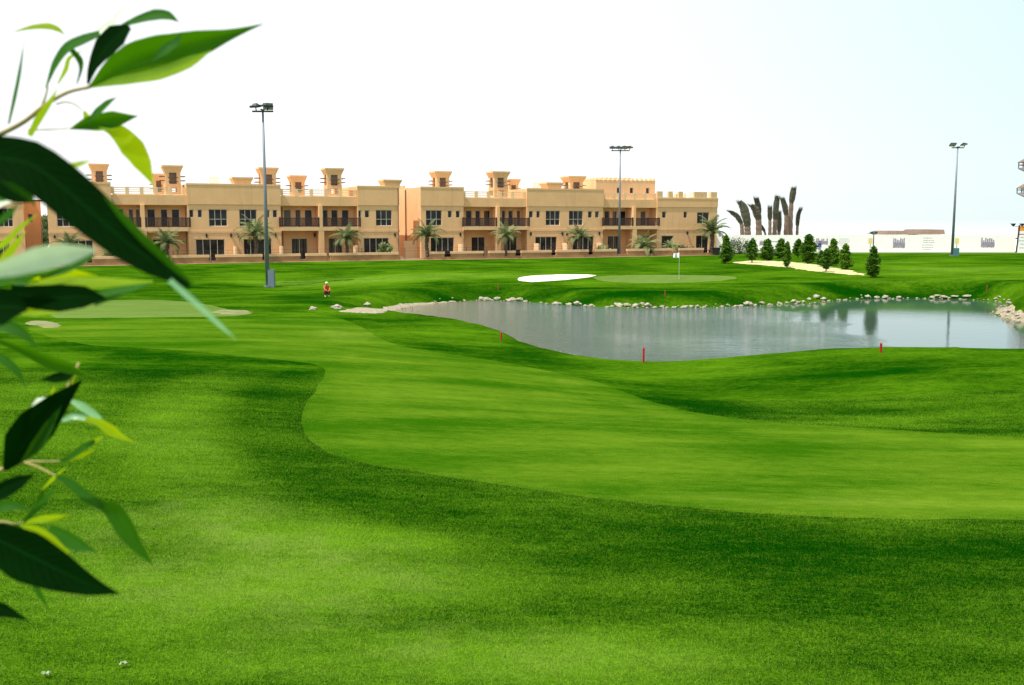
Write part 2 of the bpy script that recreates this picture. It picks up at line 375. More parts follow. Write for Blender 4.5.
def grid_terrain():
    def axis(a, b, st, lo, hi):
        c = list(np.arange(a, b+1e-6, st)); s = st; x = b
        while x < hi: s *= 1.18; x += s; c.append(min(x, hi+1))
        s = st; x = a; l = []
        while x > lo: s *= 1.18; x -= s; l.append(max(x, lo-1))
        return np.array(sorted(set(l[::-1]+c)))
    xs = axis(-34, 44, .33, -2500, 2500); ys = axis(3, 98, .33, -60, 3500)
    X, Y = np.meshgrid(xs, ys); x = X.ravel(); y = Y.ravel(); z = H(x, y)
    nx, ny = len(xs), len(ys)
    i = np.arange(nx*ny).reshape(ny, nx)
    f = np.stack([i[:-1,:-1], i[:-1,1:], i[1:,1:], i[1:,:-1]], -1).reshape(-1, 4)
    me = bpy.data.meshes.new('ground'); me.vertices.add(len(x)); me.vertices.foreach_set('co', np.stack([x,y,z],1).ravel())
    me.loops.add(f.size); me.loops.foreach_set('vertex_index', f.ravel()); me.polygons.add(len(f))
    me.polygons.foreach_set('loop_start', np.arange(0, f.size, 4)); me.polygons.foreach_set('loop_total', np.full(len(f), 4))
    me.update(); me.validate(); me.polygons.foreach_set('use_smooth', [True]*len(f))
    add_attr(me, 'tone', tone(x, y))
    # behind the houses and the hoarding the turf ends and bare sand begins
    line = np.where(x < 26, 103.9+(x+33.5)*.4523-1.0, 138.0)
    line = np.where(x < -60, 92, line)
    add_attr(me, 'sandy', np.clip((y-line)/1.0, 0, 1))
    me.materials.append(M['rough']); o = bpy.data.objects.new('ground', me); COL.objects.link(o)
    tag(o, kind='structure')
grid_terrain()
def sheet(name, px_poly, mat, off, step, world=False, smooth_it=2, jitter=0, zmax=None, attr=True):
    P = np.array(px_poly, float) if world else np.array([ground(a, b)[:2] for a, b in px_poly])
    P, _ = chaikin(P, np.ones(len(P)), smooth_it)
    Q = []
    for i in range(len(P)):
        a = P[i]; b = P[(i+1) % len(P)]; L = np.linalg.norm(b-a); n = max(1, int(L/(step*.7)))
        for k in range(n): Q.append(a+(b-a)*k/n)
    Q = np.array(Q)
    if jitter:
        j = np.array([[noise.noise(Vector((p[0]*2.3, p[1]*2.3, 1))), noise.noise(Vector((p[0]*2.3, p[1]*2.3, 9)))] for p in Q]); Q = Q+j*jitter
    x0, y0 = Q.min(0); x1, y1 = Q.max(0)
    gx, gy = np.meshgrid(np.arange(x0, x1, step), np.arange(y0, y1, step)); gx = gx.ravel()+rng.uniform(-.1,.1,gx.size)*step; gy = gy.ravel()
    k = pip(gx, gy, Q); gx = gx[k]; gy = gy[k]
    d, _ = sdist(gx, gy, Q); k = d < -step*.45; gx = gx[k]; gy = gy[k]
    pts = [Vector((float(a), float(b))) for a, b in Q]+[Vector((float(a), float(b))) for a, b in zip(gx, gy)]
    n = len(Q); r = geometry.delaunay_2d_cdt(pts, [(i, (i+1) % n) for i in range(n)], [], 1, 1e-5)
    V = np.array([[v.x, v.y] for v in r[0]]); fs = [tuple(f) for f in r[2]]
    de, _ = sdist(V[:,0], V[:,1], Q); z = H(V[:,0], V[:,1])+np.where(de > -.02, min(off, .004), off)
    me = bpy.data.meshes.new(name); me.from_pydata([tuple(map(float, (a,b,c))) for (a, b), c in zip(V, z)], [], fs)
    me.update()
    fl = [p.index for p in me.polygons if p.normal.z < 0]
    if fl:
        bm = bmesh.new(); bm.from_mesh(me); bm.faces.ensure_lookup_table(); bmesh.ops.reverse_faces(bm, faces=[bm.faces[i] for i in fl]); bm.to_mesh(me); bm.free()
    me.polygons.foreach_set('use_smooth', [True]*len(me.polygons))
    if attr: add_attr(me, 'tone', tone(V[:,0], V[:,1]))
    me.materials.append(mat); o = bpy.data.objects.new(name, me); COL.objects.link(o); tag(o, kind='structure')
    return o, Q
fair_px = [(22,327),(60,320.5),(150,319.5),(240,318.5),(300,315),(330,315),(362,326),(384,342),(419,350),(485,359),(533,368),(577,377),(610,386),(650,402),(700,414),(776,423),(852,427),(1024,438),(1150,444),
  (1200,520),(1024,521),(852,519),(751,514),(650,504),(600,500),(528,488),(419,473),(353,462),(318,450),(303,431),(303,409),(314,390),(327,374),(322,366),(301,362),(244,357),(200,352),(150,348.5),(88,346),(40,335)]
_, FQ = sheet('fairway', fair_px, M['fairway'], .012, .5, jitter=.10)
sheet('putting_green', [(592,276),(640,275),(700,274.8),(735,276.5),(738,278.5),(720,281),(680,283),(630,283),(596,281)], M['green'], .03, .6, jitter=.2)
sheet('practice_green', [(45,318),(60,304),(110,300),(160,299.5),(200,303),(235,311),(250,314),(235,316.5),(150,317.5),(80,318.3)], M['green'], .03, .6, jitter=.2)
sheet('sand_bunker', [(516,279.5),(522,276.5),(545,274.8),(575,274.2),(598,275),(590,277.5),(568,279.5),(545,281.5),(525,282)], M['sand'], .04, .5, jitter=.25)
sheet('sand_bed', [(729,262.8),(745,261),(765,260.6),(800,262.5),(828,266.8),(850,270.6),(869,275.8),(850,274.6),(815,271.3),(785,267),(755,264.6)], M['yellow_sand'], .04, .4, jitter=.8)
sheet('bare_patch', [(24,322.5),(34,320.5),(52,321.5),(64,326),(55,329),(36,327)], M['bare'], .03, .3, jitter=.25)
sheet('bare_patch', [(205,312.5),(222,309.8),(245,310.5),(255,313),(240,315.3),(216,315.3)], M['bare'], .04, .3, jitter=.3)
sheet('gravel_bank', [(334,311.5),(352,309.6),(380,305.8),(412,302.8),(440,301.2),(458,301.2),(452,302.8),(424,305),(400,309),(386,313),(375,313.6),(355,312.8)], M['gravel'], .04, .3, jitter=.2)
sheet('mud_bank', [(998,309),(1012,311),(1030,317),(1040,325),(1022,323.5),(1000,319),(990,313)], M['gravel'], .03, .35, jitter=.2)
# ------------------------------------------------------------------ water
def water():
    P = LK; c = P.mean(0); Q = P+(P-c)/np.linalg.norm(P-c, axis=1)[:,None]*0
    # outline pushed slightly under the banks
    n = len(P); out = []
    for i in range(n):
        t = P[(i+1)%n]-P[i-1]; nn = np.array([t[1], -t[0]]); nn /= np.linalg.norm(nn)
        q = P[i]+nn*.35
        if pip(np.array([q[0]]), np.array([q[1]]), P)[0]: q = P[i]-nn*.35
        out.append(q)
    mb = MB(); tri = geometry.delaunay_2d_cdt([Vector((float(a), float(b))) for a, b in out], [(i, (i+1)%n) for i in range(n)], [], 1, 1e-5)
    vs = [(v.x, v.y, WZ) for v in tri[0]]
    m, nt, bs, o = newmat('water')
    bs.inputs['Base Color'].default_value = (.075,.115,.085,1); bs.inputs['Roughness'].default_value = .035; bs.inputs['IOR'].default_value = 1.33
    geo = nt.nodes.new('ShaderNodeNewGeometry'); sp = nt.nodes.new('ShaderNodeSeparateXYZ'); nt.links.new(geo.outputs['Position'], sp.inputs[0])
    # wind-ruffled on the left, glassy on the right
    msk = maprange(nt, math_n(nt, 'ADD', sp.outputs[0], maprange(nt, noise_node(nt, .12, 2, .5, pos(nt)), .3, .7, -6, 6)), 0, 18, 1, .025)
    a = math_n(nt, 'ADD', noise_node(nt, 9, 3, .6, pos(nt, (.45,1,1))), math_n(nt, 'MULTIPLY', noise_node(nt, 1.6, 3, .6, pos(nt, (.4,1,1))), 2.2)); nt.links.new(maprange(nt, msk, 0, 1, .02, .13), bs.inputs['Roughness'])
    b = nt.nodes.new('ShaderNodeBump'); b.inputs['Distance'].default_value = .10; nt.links.new(msk, b.inputs['Strength']); nt.links.new(a, b.inputs['Height'])
    nt.links.new(b.outputs[0], bs.inputs['Normal'])
    # shallow brownish water near the gravel end
    sh = maprange(nt, sp.outputs[0], -8, 3, 1, 0); c = mixc(nt, sh, (.05,.08,.065), (.17,.14,.08)); nt.links.new(c, bs.inputs['Base Color'])
    w = mb.add(vs, [tuple(f) for f in tri[2]]).build('water', m); tag(w, kind='structure')
    if w.data.polygons[0].normal.z < 0: w.data.flip_normals()
water()
m, nt, bs, o = newmat('sky_toned_sea'); bs.inputs['Base Color'].default_value = (.74,.84,.85,1); bs.inputs['Roughness'].default_value = .05  # added far sheet; pale base holds the sky's reflection to blend into the horizon
sky_toned_sea = MB().quad((-2400,230,.25),(2400,230,.25),(2400,3400,.25),(-2400,3400,.25)).build('sky_toned_sea', m); tag(sky_toned_sea, kind='structure')
# ------------------------------------------------------------------ facade frame
E1 = np.array([.9113, .4117]); NO = np.array([.4117, -.9113]); RZ = math.atan2(.4117, .9113)
P0 = at_y(190, 230, 103.9)[:2]
P0 = np.array([(190-512)/F*104.2, 103.9])
def fw(s, y, z=0):   # facade local -> world (y = depth behind facade)
    p = P0+E1*s-NO*y; return np.array([p[0], p[1], z])
def S(px, y=0, z=4):
    lo, hi = -60, 110
    for _ in range(50):
        m = (lo+hi)/2
        if project(fw(m, y, z))[0] < px: lo = m
        else: hi = m
    return (lo+hi)/2
def wall_holes(mb, x0, x1, z0, z1, y, holes, rev=.22, m=0):
    xs = sorted({x0, x1, *[h[0] for h in holes], *[h[1] for h in holes]}); zs = sorted({z0, z1, *[h[2] for h in holes], *[h[3] for h in holes]})
    xs = [a for a in xs if x0 <= a <= x1]; zs = [a for a in zs if z0 <= a <= z1]
    for i in range(len(xs)-1):
        for j in range(len(zs)-1):
            cx = (xs[i]+xs[i+1])/2; cz = (zs[j]+zs[j+1])/2
            if any(h[0] < cx < h[1] and h[2] < cz < h[3] for h in holes): continue
            mb.quad((xs[i],y,zs[j]),(xs[i+1],y,zs[j]),(xs[i+1],y,zs[j+1]),(xs[i],y,zs[j+1]), m)
    for a, b, c, d in holes:
        mb.quad((a,y,c),(a,y,d),(a,y+rev,d),(a,y+rev,c), m); mb.quad((b,y,c),(b,y+rev,c),(b,y+rev,d),(b,y,d), m)
        mb.quad((a,y,d),(b,y,d),(b,y+rev,d),(a,y+rev,d), m); mb.quad((a,y,c),(a,y+rev,c),(b,y+rev,c),(b,y,c), m)
def window(root, h, y, cols, rows, name='window', fr='frame'):
    a, b, c, d = h; f = MB(); t = .055; y0 = y+.12; y1 = y+.18
    f.box(a,b,y0,y1,c,c+t); f.box(a,b,y0,y1,d-t,d); f.box(a,a+t,y0,y1,c+t,d-t); f.box(b-t,b,y0,y1,c+t,d-t)
    for k in range(1, cols): x = a+(b-a)*k/cols; f.box(x-t/2,x+t/2,y0+.002,y1-.002,c+t,d-t)
    if rows == 2:
        zz = c+(d-c)*.42; f.box(a+t,b-t,y0+.004,y1-.004,zz-t/2,zz+t/2)
    w = f.build(name, M[fr], root)
    MB().box(a+t,b-t,y1-.03,y1-.01,c+t,d-t).build('pane', M['glass'], w)
    return w
def wind_tower(root, xc, yc, z0, zt, w, seethru=False):
    w *= .88; mb = MB(); b = w*.74; ch = .75
    zc = zt-ch  # underside of flare
    p = b*.26
    zl = zc-1.15
    for sx in (-1, 1):
        for sy in (-1, 1):
            cx = xc+sx*(b-p)/2; cy = yc+sy*(b-p)/2
            mb.box(cx-p/2,cx+p/2,cy-p/2,cy+p/2,(z0 if seethru else zl),zc)
    if seethru: mb.box(xc-b/2-.03,xc+b/2+.03,yc-b/2-.03,yc+b/2+.03,zl-.35,zl); mb.box(xc-b/2-.02,xc+b/2+.02,yc-b/2-.02,yc+b/2+.02,z0,z0+.35)
    elif zl > z0: mb.box(xc-b/2,xc+b/2,yc-b/2,yc+b/2,z0,zl)
    mb.frustum(xc,yc,b+.01,zc,w*.97,zt-.16); mb.box(xc-w/2,xc+w/2,yc-w/2,yc+w/2,zt-.16,zt)
    t = mb.build('wind_tower', M['cream'] if False else M['plaster_light'], root)
    lv = MB(); q = b/2-.08
    lv.box(xc-q+.05,xc+q-.05,yc-q+.05,yc+q-.05,zl,zc-.002)
    lv.build('vent', M['roof_brown'], t)
    st = MB()
    for k, zz in enumerate((zl+.35, zl+.75)):
        for o in (-.3, 0, .3):
            st.tube([(xc-w*.62,yc+o*b*.9,zz+.03*k),(xc+w*.62,yc+o*b*.9,zz+.03*k)], .05, 6)
            st.tube([(xc+o*b*.9,yc-w*.62,zz-.10),(xc+o*b*.9,yc+w*.62,zz-.10)], .05, 6)
    st.build('pole', M['pole_wood'], t)
    return t
def low_cap(root, xc, yc, z0, w, h=.8):
    mb = MB(); mb.box(xc-w*.4,xc+w*.4,yc-w*.4,yc+w*.4,z0,z0+h*.35); mb.frustum(xc,yc,w*.8+.02,z0+h*.35,w*.97,z0+h*.8); mb.box(xc-w/2,xc+w/2,yc-w/2,yc+w/2,z0+h*.8,z0+h)
    return mb.build('roof_turret', M['plaster_light'], root)
def lattice(root, a, b, y, z0):
    mb = MB(); n = max(1, round((b-a)/1.5)); w = (b-a)/n
    mb.box(a,b,y-.06,y+.06,z0,z0+.12); mb.box(a,b,y-.06,y+.06,z0+.66,z0+.75)
    for k in range(n+1): x = a+w*k; mb.box(x-.17,x+.17,y-.09,y+.09,z0+.121,z0+.80)
    for k in range(n):
        for zz in (.27, .46): mb.box(a+w*k+.18,a+w*(k+1)-.18,y-.05,y+.05,z0+zz,z0+zz+.07)
    return mb.build('parapet_lattice', M['cream'], root)
def railing(root, a, b, y, z0):
    mb = MB(); mb.box(a,b,y-.035,y+.035,z0+.92,z0+1.0); mb.box(a,b,y-.03,y+.03,z0+.06,z0+.13)
    n = int((b-a)/.13)
    for k in range(n+1): x = a+.03+(b-a-.06)*k/n; mb.box(x-.036,x+.036,y-.022,y+.022,z0+.13,z0+.92)
    for x in (a+.08, (a+b)/2, b-.08): mb.box(x-.06,x+.06,y-.06,y+.06,z0,z0+1.06)
    return mb.build('railing', M['dark_wood'], root)
def wall_lamp(root, x, y, z):
    mb = MB(); mb.box(x-.07,x+.07,y-.2,y-.001,z+.1,z+.16); mb.frustum(x,y-.16,.1,z-.22,.2,z+.1); mb.frustum(x,y-.16,.2,z+.161,.06,z+.26)
    return mb.build('wall_lamp', M['dark_metal'], root)
def downpipe(root, x, y, z1):
    return MB().tube([(x,y-.08,.02),(x,y-.08,z1)], .05, 8).build('downpipe', M['roof_brown'], root)
DEPTH = 11; RB = 1.6
ZW = (3.72, 5.48); ZS = (4.62, 5.44); ZD = (3.68, 5.5); ZG = (.05, 2.38)
def building(label, bays, wins, s_ref):
    root = empty('terraced_villas', fw(s_ref, 0), RZ); tag(root, label, 'building', 'sand coloured villa blocks')
    wall = MB(); ox = s_ref
    def L(px, y=0): return S(px, y)-ox
    for b in bays:
        typ = b[0]; x0 = L(b[1]); x1 = L(b[2]); y = b[3] if len(b) > 3 else (0 if typ == 'W' else RB); top = b[4] if len(b) > 4 else (8.05 if typ == 'W' else 6.9)
        holes = []
        for w in wins:
            if w[1] >= b[1]-.5 and w[2] <= b[2]+.5 and w[0] != 'T':
                z0, z1 = w[3]; a = max(L(w[1], y), x0+.06); c = min(L(w[2], y), x1-.06); holes.append((a, c, z0, z1)); window(root, (a, c, z0, z1), y, w[4], w[5], w[6] if len(w) > 6 else 'window')
        wall_holes(wall, x0, x1, 0, top, y, holes)
        wall.quad((x0,y,0),(x0,y,top),(x0,DEPTH,top),(x0,DEPTH,0)); wall.quad((x1,y,0),(x1,DEPTH,0),(x1,DEPTH,top),(x1,y,top))
        wall.quad((x0,y,top),(x1,y,top),(x1,DEPTH,top),(x0,DEPTH,top)); wall.quad((x0,DEPTH,0),(x0,DEPTH,top),(x1,DEPTH,top),(x1,DEPTH,0))
        if typ == 'W' and top > 7:   # upper band, storey course and plinth stand a little proud
            wall.box(x0-.04, x1+.04, -.07, -.003, 5.98, top+.06); wall.box(x0-.04, x1+.04, -.04, -.003, 3.05, 3.30)
            wall.box(x0-.05, x1+.05, -.10, -.072, top-.12, top+.08)
        if typ == 'B':
            sl = MB().box(x0+.01, x1-.01, -.35, RB-.003, 3.22, 3.62).build('balcony', M['plaster_light'], root)
            dv = b[5] if len(b) > 5 else None
            if dv:
                d = L(dv, 0)
                railing(root, x0-.25, d-.19, -.26, 3.62); railing(root, d+.19, x1+.25, -.26, 3.62)
                wall.box(d-.18, d+.18, -.3, RB-.003, 3.622, 5.9); wall.box(d-.3, d+.3, -.34, .26, .0, 3.219)
                wall.box(d-.12, d+.12, .262, RB-.003, 0, 3.219)
            wall.box(x0+.01, x1-.01, RB-.25, RB-.003, 5.75, 6.05)
            wall.box(x0+.01, x1-.01, .15, RB-.252, 5.9, 6.9)   # deep fascia over the balcony
            lattice(root, x0+.2, x1-.2, .35, 6.9)
    w = wall.build('wall', M['plaster'], root)
    return root, L
bays1 = [('W',48,112),('B',112,188,RB,6.9,143),('W',188,281),('B',281,358,RB,6.9,320.5),('W',358,399)]
def big(a, b): return ('W', a, b, ZW, 3, 2)
def sm(a, b): return ('W', a, b, ZS, 1, 1)
def bd(a, b): return ('W', a, b, ZD, 1, 1, 'balcony_door')
def gd(a, b, n=4): return ('W', a, b, ZG, n, 1, 'patio_door')
wins1 = [big(57,75),sm(90,95),sm(99,104),gd(63,92),bd(118,124),bd(129,134),bd(136,141),bd(147.5,155.5),bd(161,168),bd(172,180),
  gd(122,137,2),gd(152,168,2),
  sm(189.5,194),sm(198,202.5),big(209,227.5),gd(195,224),big(239.5,257),sm(266,270),sm(273,277.5),gd(243,271),
  bd(284,291),bd(295.5,301),bd(305,312.5),bd(323,328),bd(331.5,338),bd(342,349),gd(291,307,2),gd(328,342,2),
  sm(357+1.5,361.5),sm(365,369.5),big(376,392),gd(363.5,388.5)]
rootA, LA = building('long sand-coloured villa block left of the alley, behind the nearest floodlight mast', bays1, wins1, S(48))
bays2 = [('W',421,463.5),('B',463.5,527,RB,6.9,497.5),('W',527,603),('B',603,657,RB,6.9,633.5),('W',657,717,0,7.1)]
wins2 = [big(426,442),sm(448,452),sm(456,460),gd(430.5,454),bd(466,472),bd(475.5,480.5),bd(484,490.5),bd(502,505.5),bd(508.5,513),bd(517,523),gd(471.5,485,2),gd(504,517,2),
  sm(529,533),sm(536.5,540),big(545.8,560),gd(535.5,557),big(569,583),sm(588,592),sm(595,599),gd(573,594),
  bd(604.5,609.5),bd(612.5,617),bd(620.5,626),bd(640.5,646),bd(649,654),gd(608,621,2),gd(640,653,2),
  sm(662,666),sm(683.5,687),('W',697,709,(3.9,5.35),2,1),gd(662,674,1),gd(696.5,709,2)]
rootB, LB = building('sand-coloured villa block right of the alley with a battlemented tower room on its roof', bays2, wins2, S(421))
bays0 = [('W',-70,24),('R',24,40,4.2,6.3)]
wins0 = [big(-1,13.3),gd(-18,8.5,4),big(-50,-36)]
rootC, LC = building('sand-coloured villa block at the far left edge, half hidden by foreground leaves', bays0, wins0+[('W',28,33,(4.1,5.0),1,1)], S(-70))
# pergola beams across the left gap
pg = MB()
for zz, yy in ((7.05, .8), (6.2, 2.4)):
    pg.box(LC(24), LC(47.5), yy, yy+.14, zz, zz+.16)
pg.build('pergola_beam', M['pole_wood'], rootC)
for root, L, items in ((rootA, LA, [(101.5,3.5,6.9,10.05,2.2,0),(174,2.6,6.9,10.0,2.35,1),(268.5,3.0,8.05,10.0,2.45,0),(333.5,2.2,6.9,10.05,2.45,1)]),
                       (rootB, LB, [(440.8,3.0,8.05,10.0,2.45,0),(498,2.6,6.9,10.1,2.6,1),(572.8,3.0,8.05,9.75,2.8,0)])):
    for px, y, z0, zt, w, s in items: wind_tower(root, L(px, y), y, z0, zt, w, bool(s))
wind_tower(rootA, LA(298, 6), 6, 6.9, 9.35, 2.2); wind_tower(rootA, LA(160, 6.5), 6.5, 6.9, 9.3, 1.6); wind_tower(rootB, LB(511.5, 6), 6, 6.9, 9.4, 2.0)
low_cap(rootA, LA(242.5, 1.3), 1.3, 8.05, 2.2); low_cap(rootA, LA(390.5, 1.1), 1.1, 8.05, 2.2); low_cap(rootB, LB(551, 1.3), 1.3, 8.05, 2.3)
for px in (206, 230.5, 237.5, 275, 113.5): wall_lamp(rootA, LA(px), 0 if px not in (113.5,) else 0, 2.75)
for px in (314, 322.5): wall_lamp(rootA, LA(px, RB), RB, 2.7)
wall_lamp(rootA, LA(394.5), 0, 2.7); wall_lamp(rootA, LA(54), 0, 2.7)
for px in (460, 530.5, 562, 566.5, 599, 687): wall_lamp(rootB, LB(px), 0, 2.7)
wall_lamp(rootC, LC(17), 0, 2.7)
downpipe(rootA, LA(282.2, RB), RB-.05, 7.2); downpipe(rootA, LA(398.2), -.02, 7.9); downpipe(rootB, LB(656.2, RB), RB, 6.8); downpipe(rootA, LA(188.6,RB)-.25, RB, 6.8)
# dividing fins between ground floor terraces
for root, L, pxs in ((rootA, LA, (235.5, 282, 357)), (rootB, LB, (463, 539.5, 568.5, 603))):
    for px in pxs:
        x = L(px, -1.5); MB().box(x-.10, x+.10, -1.3, -.11, 0, 1.6).build('terrace_divider', M['cream'], root)
# crenellated parapets of block 2: right end and left side
mb = MB(); x0 = LB(657); x1 = LB(717)
xs = [LB(659.5), LB(670), LB(680.2), LB(697.5), LB(704), LB(713.3)]; ws = [.6,.45,.45,1.0,.5,.75]
for x, w in zip(xs, ws): mb.box(x-w/2-.1, x+w/2+.1, -.02, .28, 7.1, 7.95)
mb.box(x0, x1, .0, .22, 7.05, 7.22); mb.box(x1-.25, x1, .22, 11, 7.05, 7.2)
for k in range(9): mb.box(x1-.28, x1+.02, 1.2+k*1.15, 1.7+k*1.15, 7.1, 7.95)
mb.build('battlement', M['plaster_light'], rootB)
mb = MB()
for k in range(3): mb.box(.0, .3, 6.4+k*1.5, 7.0+k*1.5, 8.051, 8.4)
mb.box(.0, .3, 5.2, DEPTH, 8.051, 8.12); mb.build('side_battlement', M['plaster_light'], rootB)
MB().tube([(-.10, 5.2, .05),(-.10, 5.2, 7.9)], .07).build('downpipe', M['roof_brown'], rootB)
MB().box(-1.6, -.003, 1.5, 1.75, 0, 2.0).build('side_gate_wall', M['cream'], rootB)
# tower room
yT = 2.4; xa = LB(595.5, yT); xb = LB(654.5, yT); mb = MB()
holes = [(LB(a, yT), LB(b, yT), 7.72, 8.45) for a, b in ((616.5,619.5),(629.5,633),(645.5,649))]
TT = 9.35
wall_holes(mb, xa, xb, 6.9, TT, yT, holes)
for h in holes: window(rootB, h, yT, 1, 1, 'tower_window')
mb.quad((xa,yT,6.9),(xa,yT,TT),(xa,yT+6,TT),(xa,yT+6,6.9)); mb.quad((xb,yT,6.9),(xb,yT+6,6.9),(xb,yT+6,TT),(xb,yT,TT)); mb.quad((xa,yT,TT),(xb,yT,TT),(xb,yT+6,TT),(xa,yT+6,TT)); mb.quad((xa,yT+6,6.9),(xa,yT+6,TT),(xb,yT+6,TT),(xb,yT+6,6.9))
n = 13; w = (xb-xa)/n
for k in range(n+1):
    x = xa+w*k; mb.frustum(min(max(x, xa+.17), xb-.17), yT+.17, .42, TT, .2, TT+.3)
for k in range(8): mb.frustum(xa+.17, yT+1+k*.72, .4, TT, .2, TT+.3)
tr = mb.build('tower_room', M['plaster_light'], rootB)
MB().box(xa+2, xb-2.4, yT+2, yT+5, TT, TT+.4).build('tower_roof', M['plaster_light'], tr)
for root, L, px, y in ((rootB, LB, 690, 3.5), (rootB, LB, 700, 5), (rootA, LA, 215, 4), (rootB, LB, 535, 5)):
    x = L(px, y); zt = 7.1 if px > 680 else 8.05
    MB().box(x-.5,x+.5,y-.35,y+.35,zt+.1,zt+.95).box(x-.45,x-.35,y-.3,y+.3,zt,zt+.1).box(x+.35,x+.45,y-.3,y+.3,zt,zt+.1).build('cooling_unit', M['white_paint'], root)
# ------------------------------------------------------------------ garden walls + dirt strip
def garden_wall(px0, px1, segs, label):
    a = S(px0, -3.4, .5); root_s = a; mb = MB(); b = S(px1, -3.4, .5)
    mb.box(0, b-a, -.10, .10, 0, .28)
    for p, q in segs:
        x0 = S(p, -3.4, .6)-a; x1 = S(q, -3.4, .6)-a; mb.box(x0, x1, -.12, .12, 0.002, .62, 0); mb.box(x0-.04, x1+.04, -.16, .16, .62, .88, 1)
    fp = MB()
    o = mb.build('garden_wall', [M['wall_brown'], M['plaster_light']]); o.location = [float(c) for c in fw(a, -3.4, 0)]; o.rotation_euler = (0,0,RZ)
    tag(o, label, 'wall', 'low garden walls')
    return o
garden_wall(60, 400, [(62,86),(92,168),(172,209),(216,262),(265,300),(306,326),(330,398)], 'low sand-coloured terrace wall in front of the long left villa block')
garden_wall(424, 712, [(430,444),(451,483),(489,504),(508,515),(521,551),(556,588),(593,616),(627,649),(655,672),(679,703)], 'low sand-coloured terrace wall in front of the villa block with the tower room')
garden_wall(-60, 30, [(-60,-20),(-10,22)], 'low sand-coloured terrace wall at the far left edge')
dp = [fw(S(-60), -6.0)[:2], fw(S(200), -6.0)[:2], fw(S(420), -6.2)[:2], fw(S(560), -6)[:2], fw(S(700), -5.4)[:2], fw(S(717), -5)[:2], fw(S(717), 1)[:2], fw(S(400), 1)[:2], fw(S(200), 1)[:2], fw(S(-60), 1)[:2]]
dp = [fw(S(-60), -4.6)[:2], fw(S(717), -4.6)[:2], fw(S(717), .5)[:2], fw(S(-60), .5)[:2]]
sheet('dirt_strip', dp, M['dirt'], .02, 1.5, world=True, smooth_it=0, attr=False)
fence = MB()
def fence_posts():
    a = S(172, -3.0); b = S(700, -3.0); root = empty('garden_fence', fw(a, -3.0), RZ)
    tag(root, 'thin dark post-and-wire fence just behind the terrace walls', 'fence')
    n = 26; L = b-a
    for k in range(n+1):
        MB().tube([(L*k/n,0,0),(L*k/n,0,1.35)], .03, 6).build('post', M['dark_metal'], root)
    w = MB()
    for z in (1.0, 1.3): w.tube([(0,.035,z),(L,.035,z)], .008, 4)
    w.build('wire', M['dark_metal'], root)
fence_posts()
# ------------------------------------------------------------------ floodlight masts
def mast(px, py, Y, h, heads, aw, label, box=None):
    b = ground(px, py) if Y is None else None
    if b is None: p = at_y(px, py, Y); b = np.array([p[0], p[1], h1(p[0], p[1])])
    root = empty('floodlight_mast', b); tag(root, label, 'lamp post', 'floodlight masts')
    MB().tube([(0,0,-.2),(0,0,h*.5),(0,0,h-.55)], [.17,.125,.075], 12).build('pole', M['metal'], root, smooth=True)
    MB().tube([(0,0,0),(0,0,.12)], .32, 12).build('base_plate', M['metal'], root)
    arm = MB(); arm.box(-aw,aw,-.05,.05,h-.62,h-.50); arm.box(-.06,.06,-.5,.3,h-.5,h-.42); arm.build('crossarm', M['dark_metal'], root)
    for x, y, tl, yaw in heads:
        hd = MB(); hd.box(-.36,.36,-.26,.26,-.09,.06); hd.frustum(0,0,.46,.06,.2,.2)
        o = hd.build('floodlight', M['dark_metal'], root); o.location = (x, y, h-.18); o.rotation_euler = (tl, 0, yaw)
        MB().box(-.32,.32,-.22,.22,-.105,-.092).build('lens', M['frame'], o)
        MB().box(-.03,.03,-.03,.03,-.34,-.091).build('bracket', M['dark_metal'], o)
    if box: 
        MB().box(*box[0]).build('control_box', M[box[1]], root)
    return root
mast(268, 287, None, 13.6, [(-.50,-.1,R(12),R(-20)),(.38,.1,R(-48),R(12)),(.45,-.35,R(10),R(30))], .78, 'tall grey floodlight mast nearest the camera, rising in front of the long villa block', ((.06,.52,-.22,.22,0,1.30),'grey_box'))
mast(619, 255.5, 122, 13.2, [(-.95,0,R(18),0),(-.2,0,R(20),0),(.5,0,R(-25),R(15)),(1.1,.1,R(-10),R(40))], 1.1, 'slim grey floodlight mast standing in front of the tower room', ((-.75,-.25,-.2,.2,0,.9),'grey_box'))
mast(952, 256, 120, 13.3, [(-.6,0,R(-35),R(5)),(.7,0,R(-20),R(35))], .72, 'grey floodlight mast alone in front of the white hoarding on the right', ((.05,.75,-.2,.3,0,.95),'teal_box'))
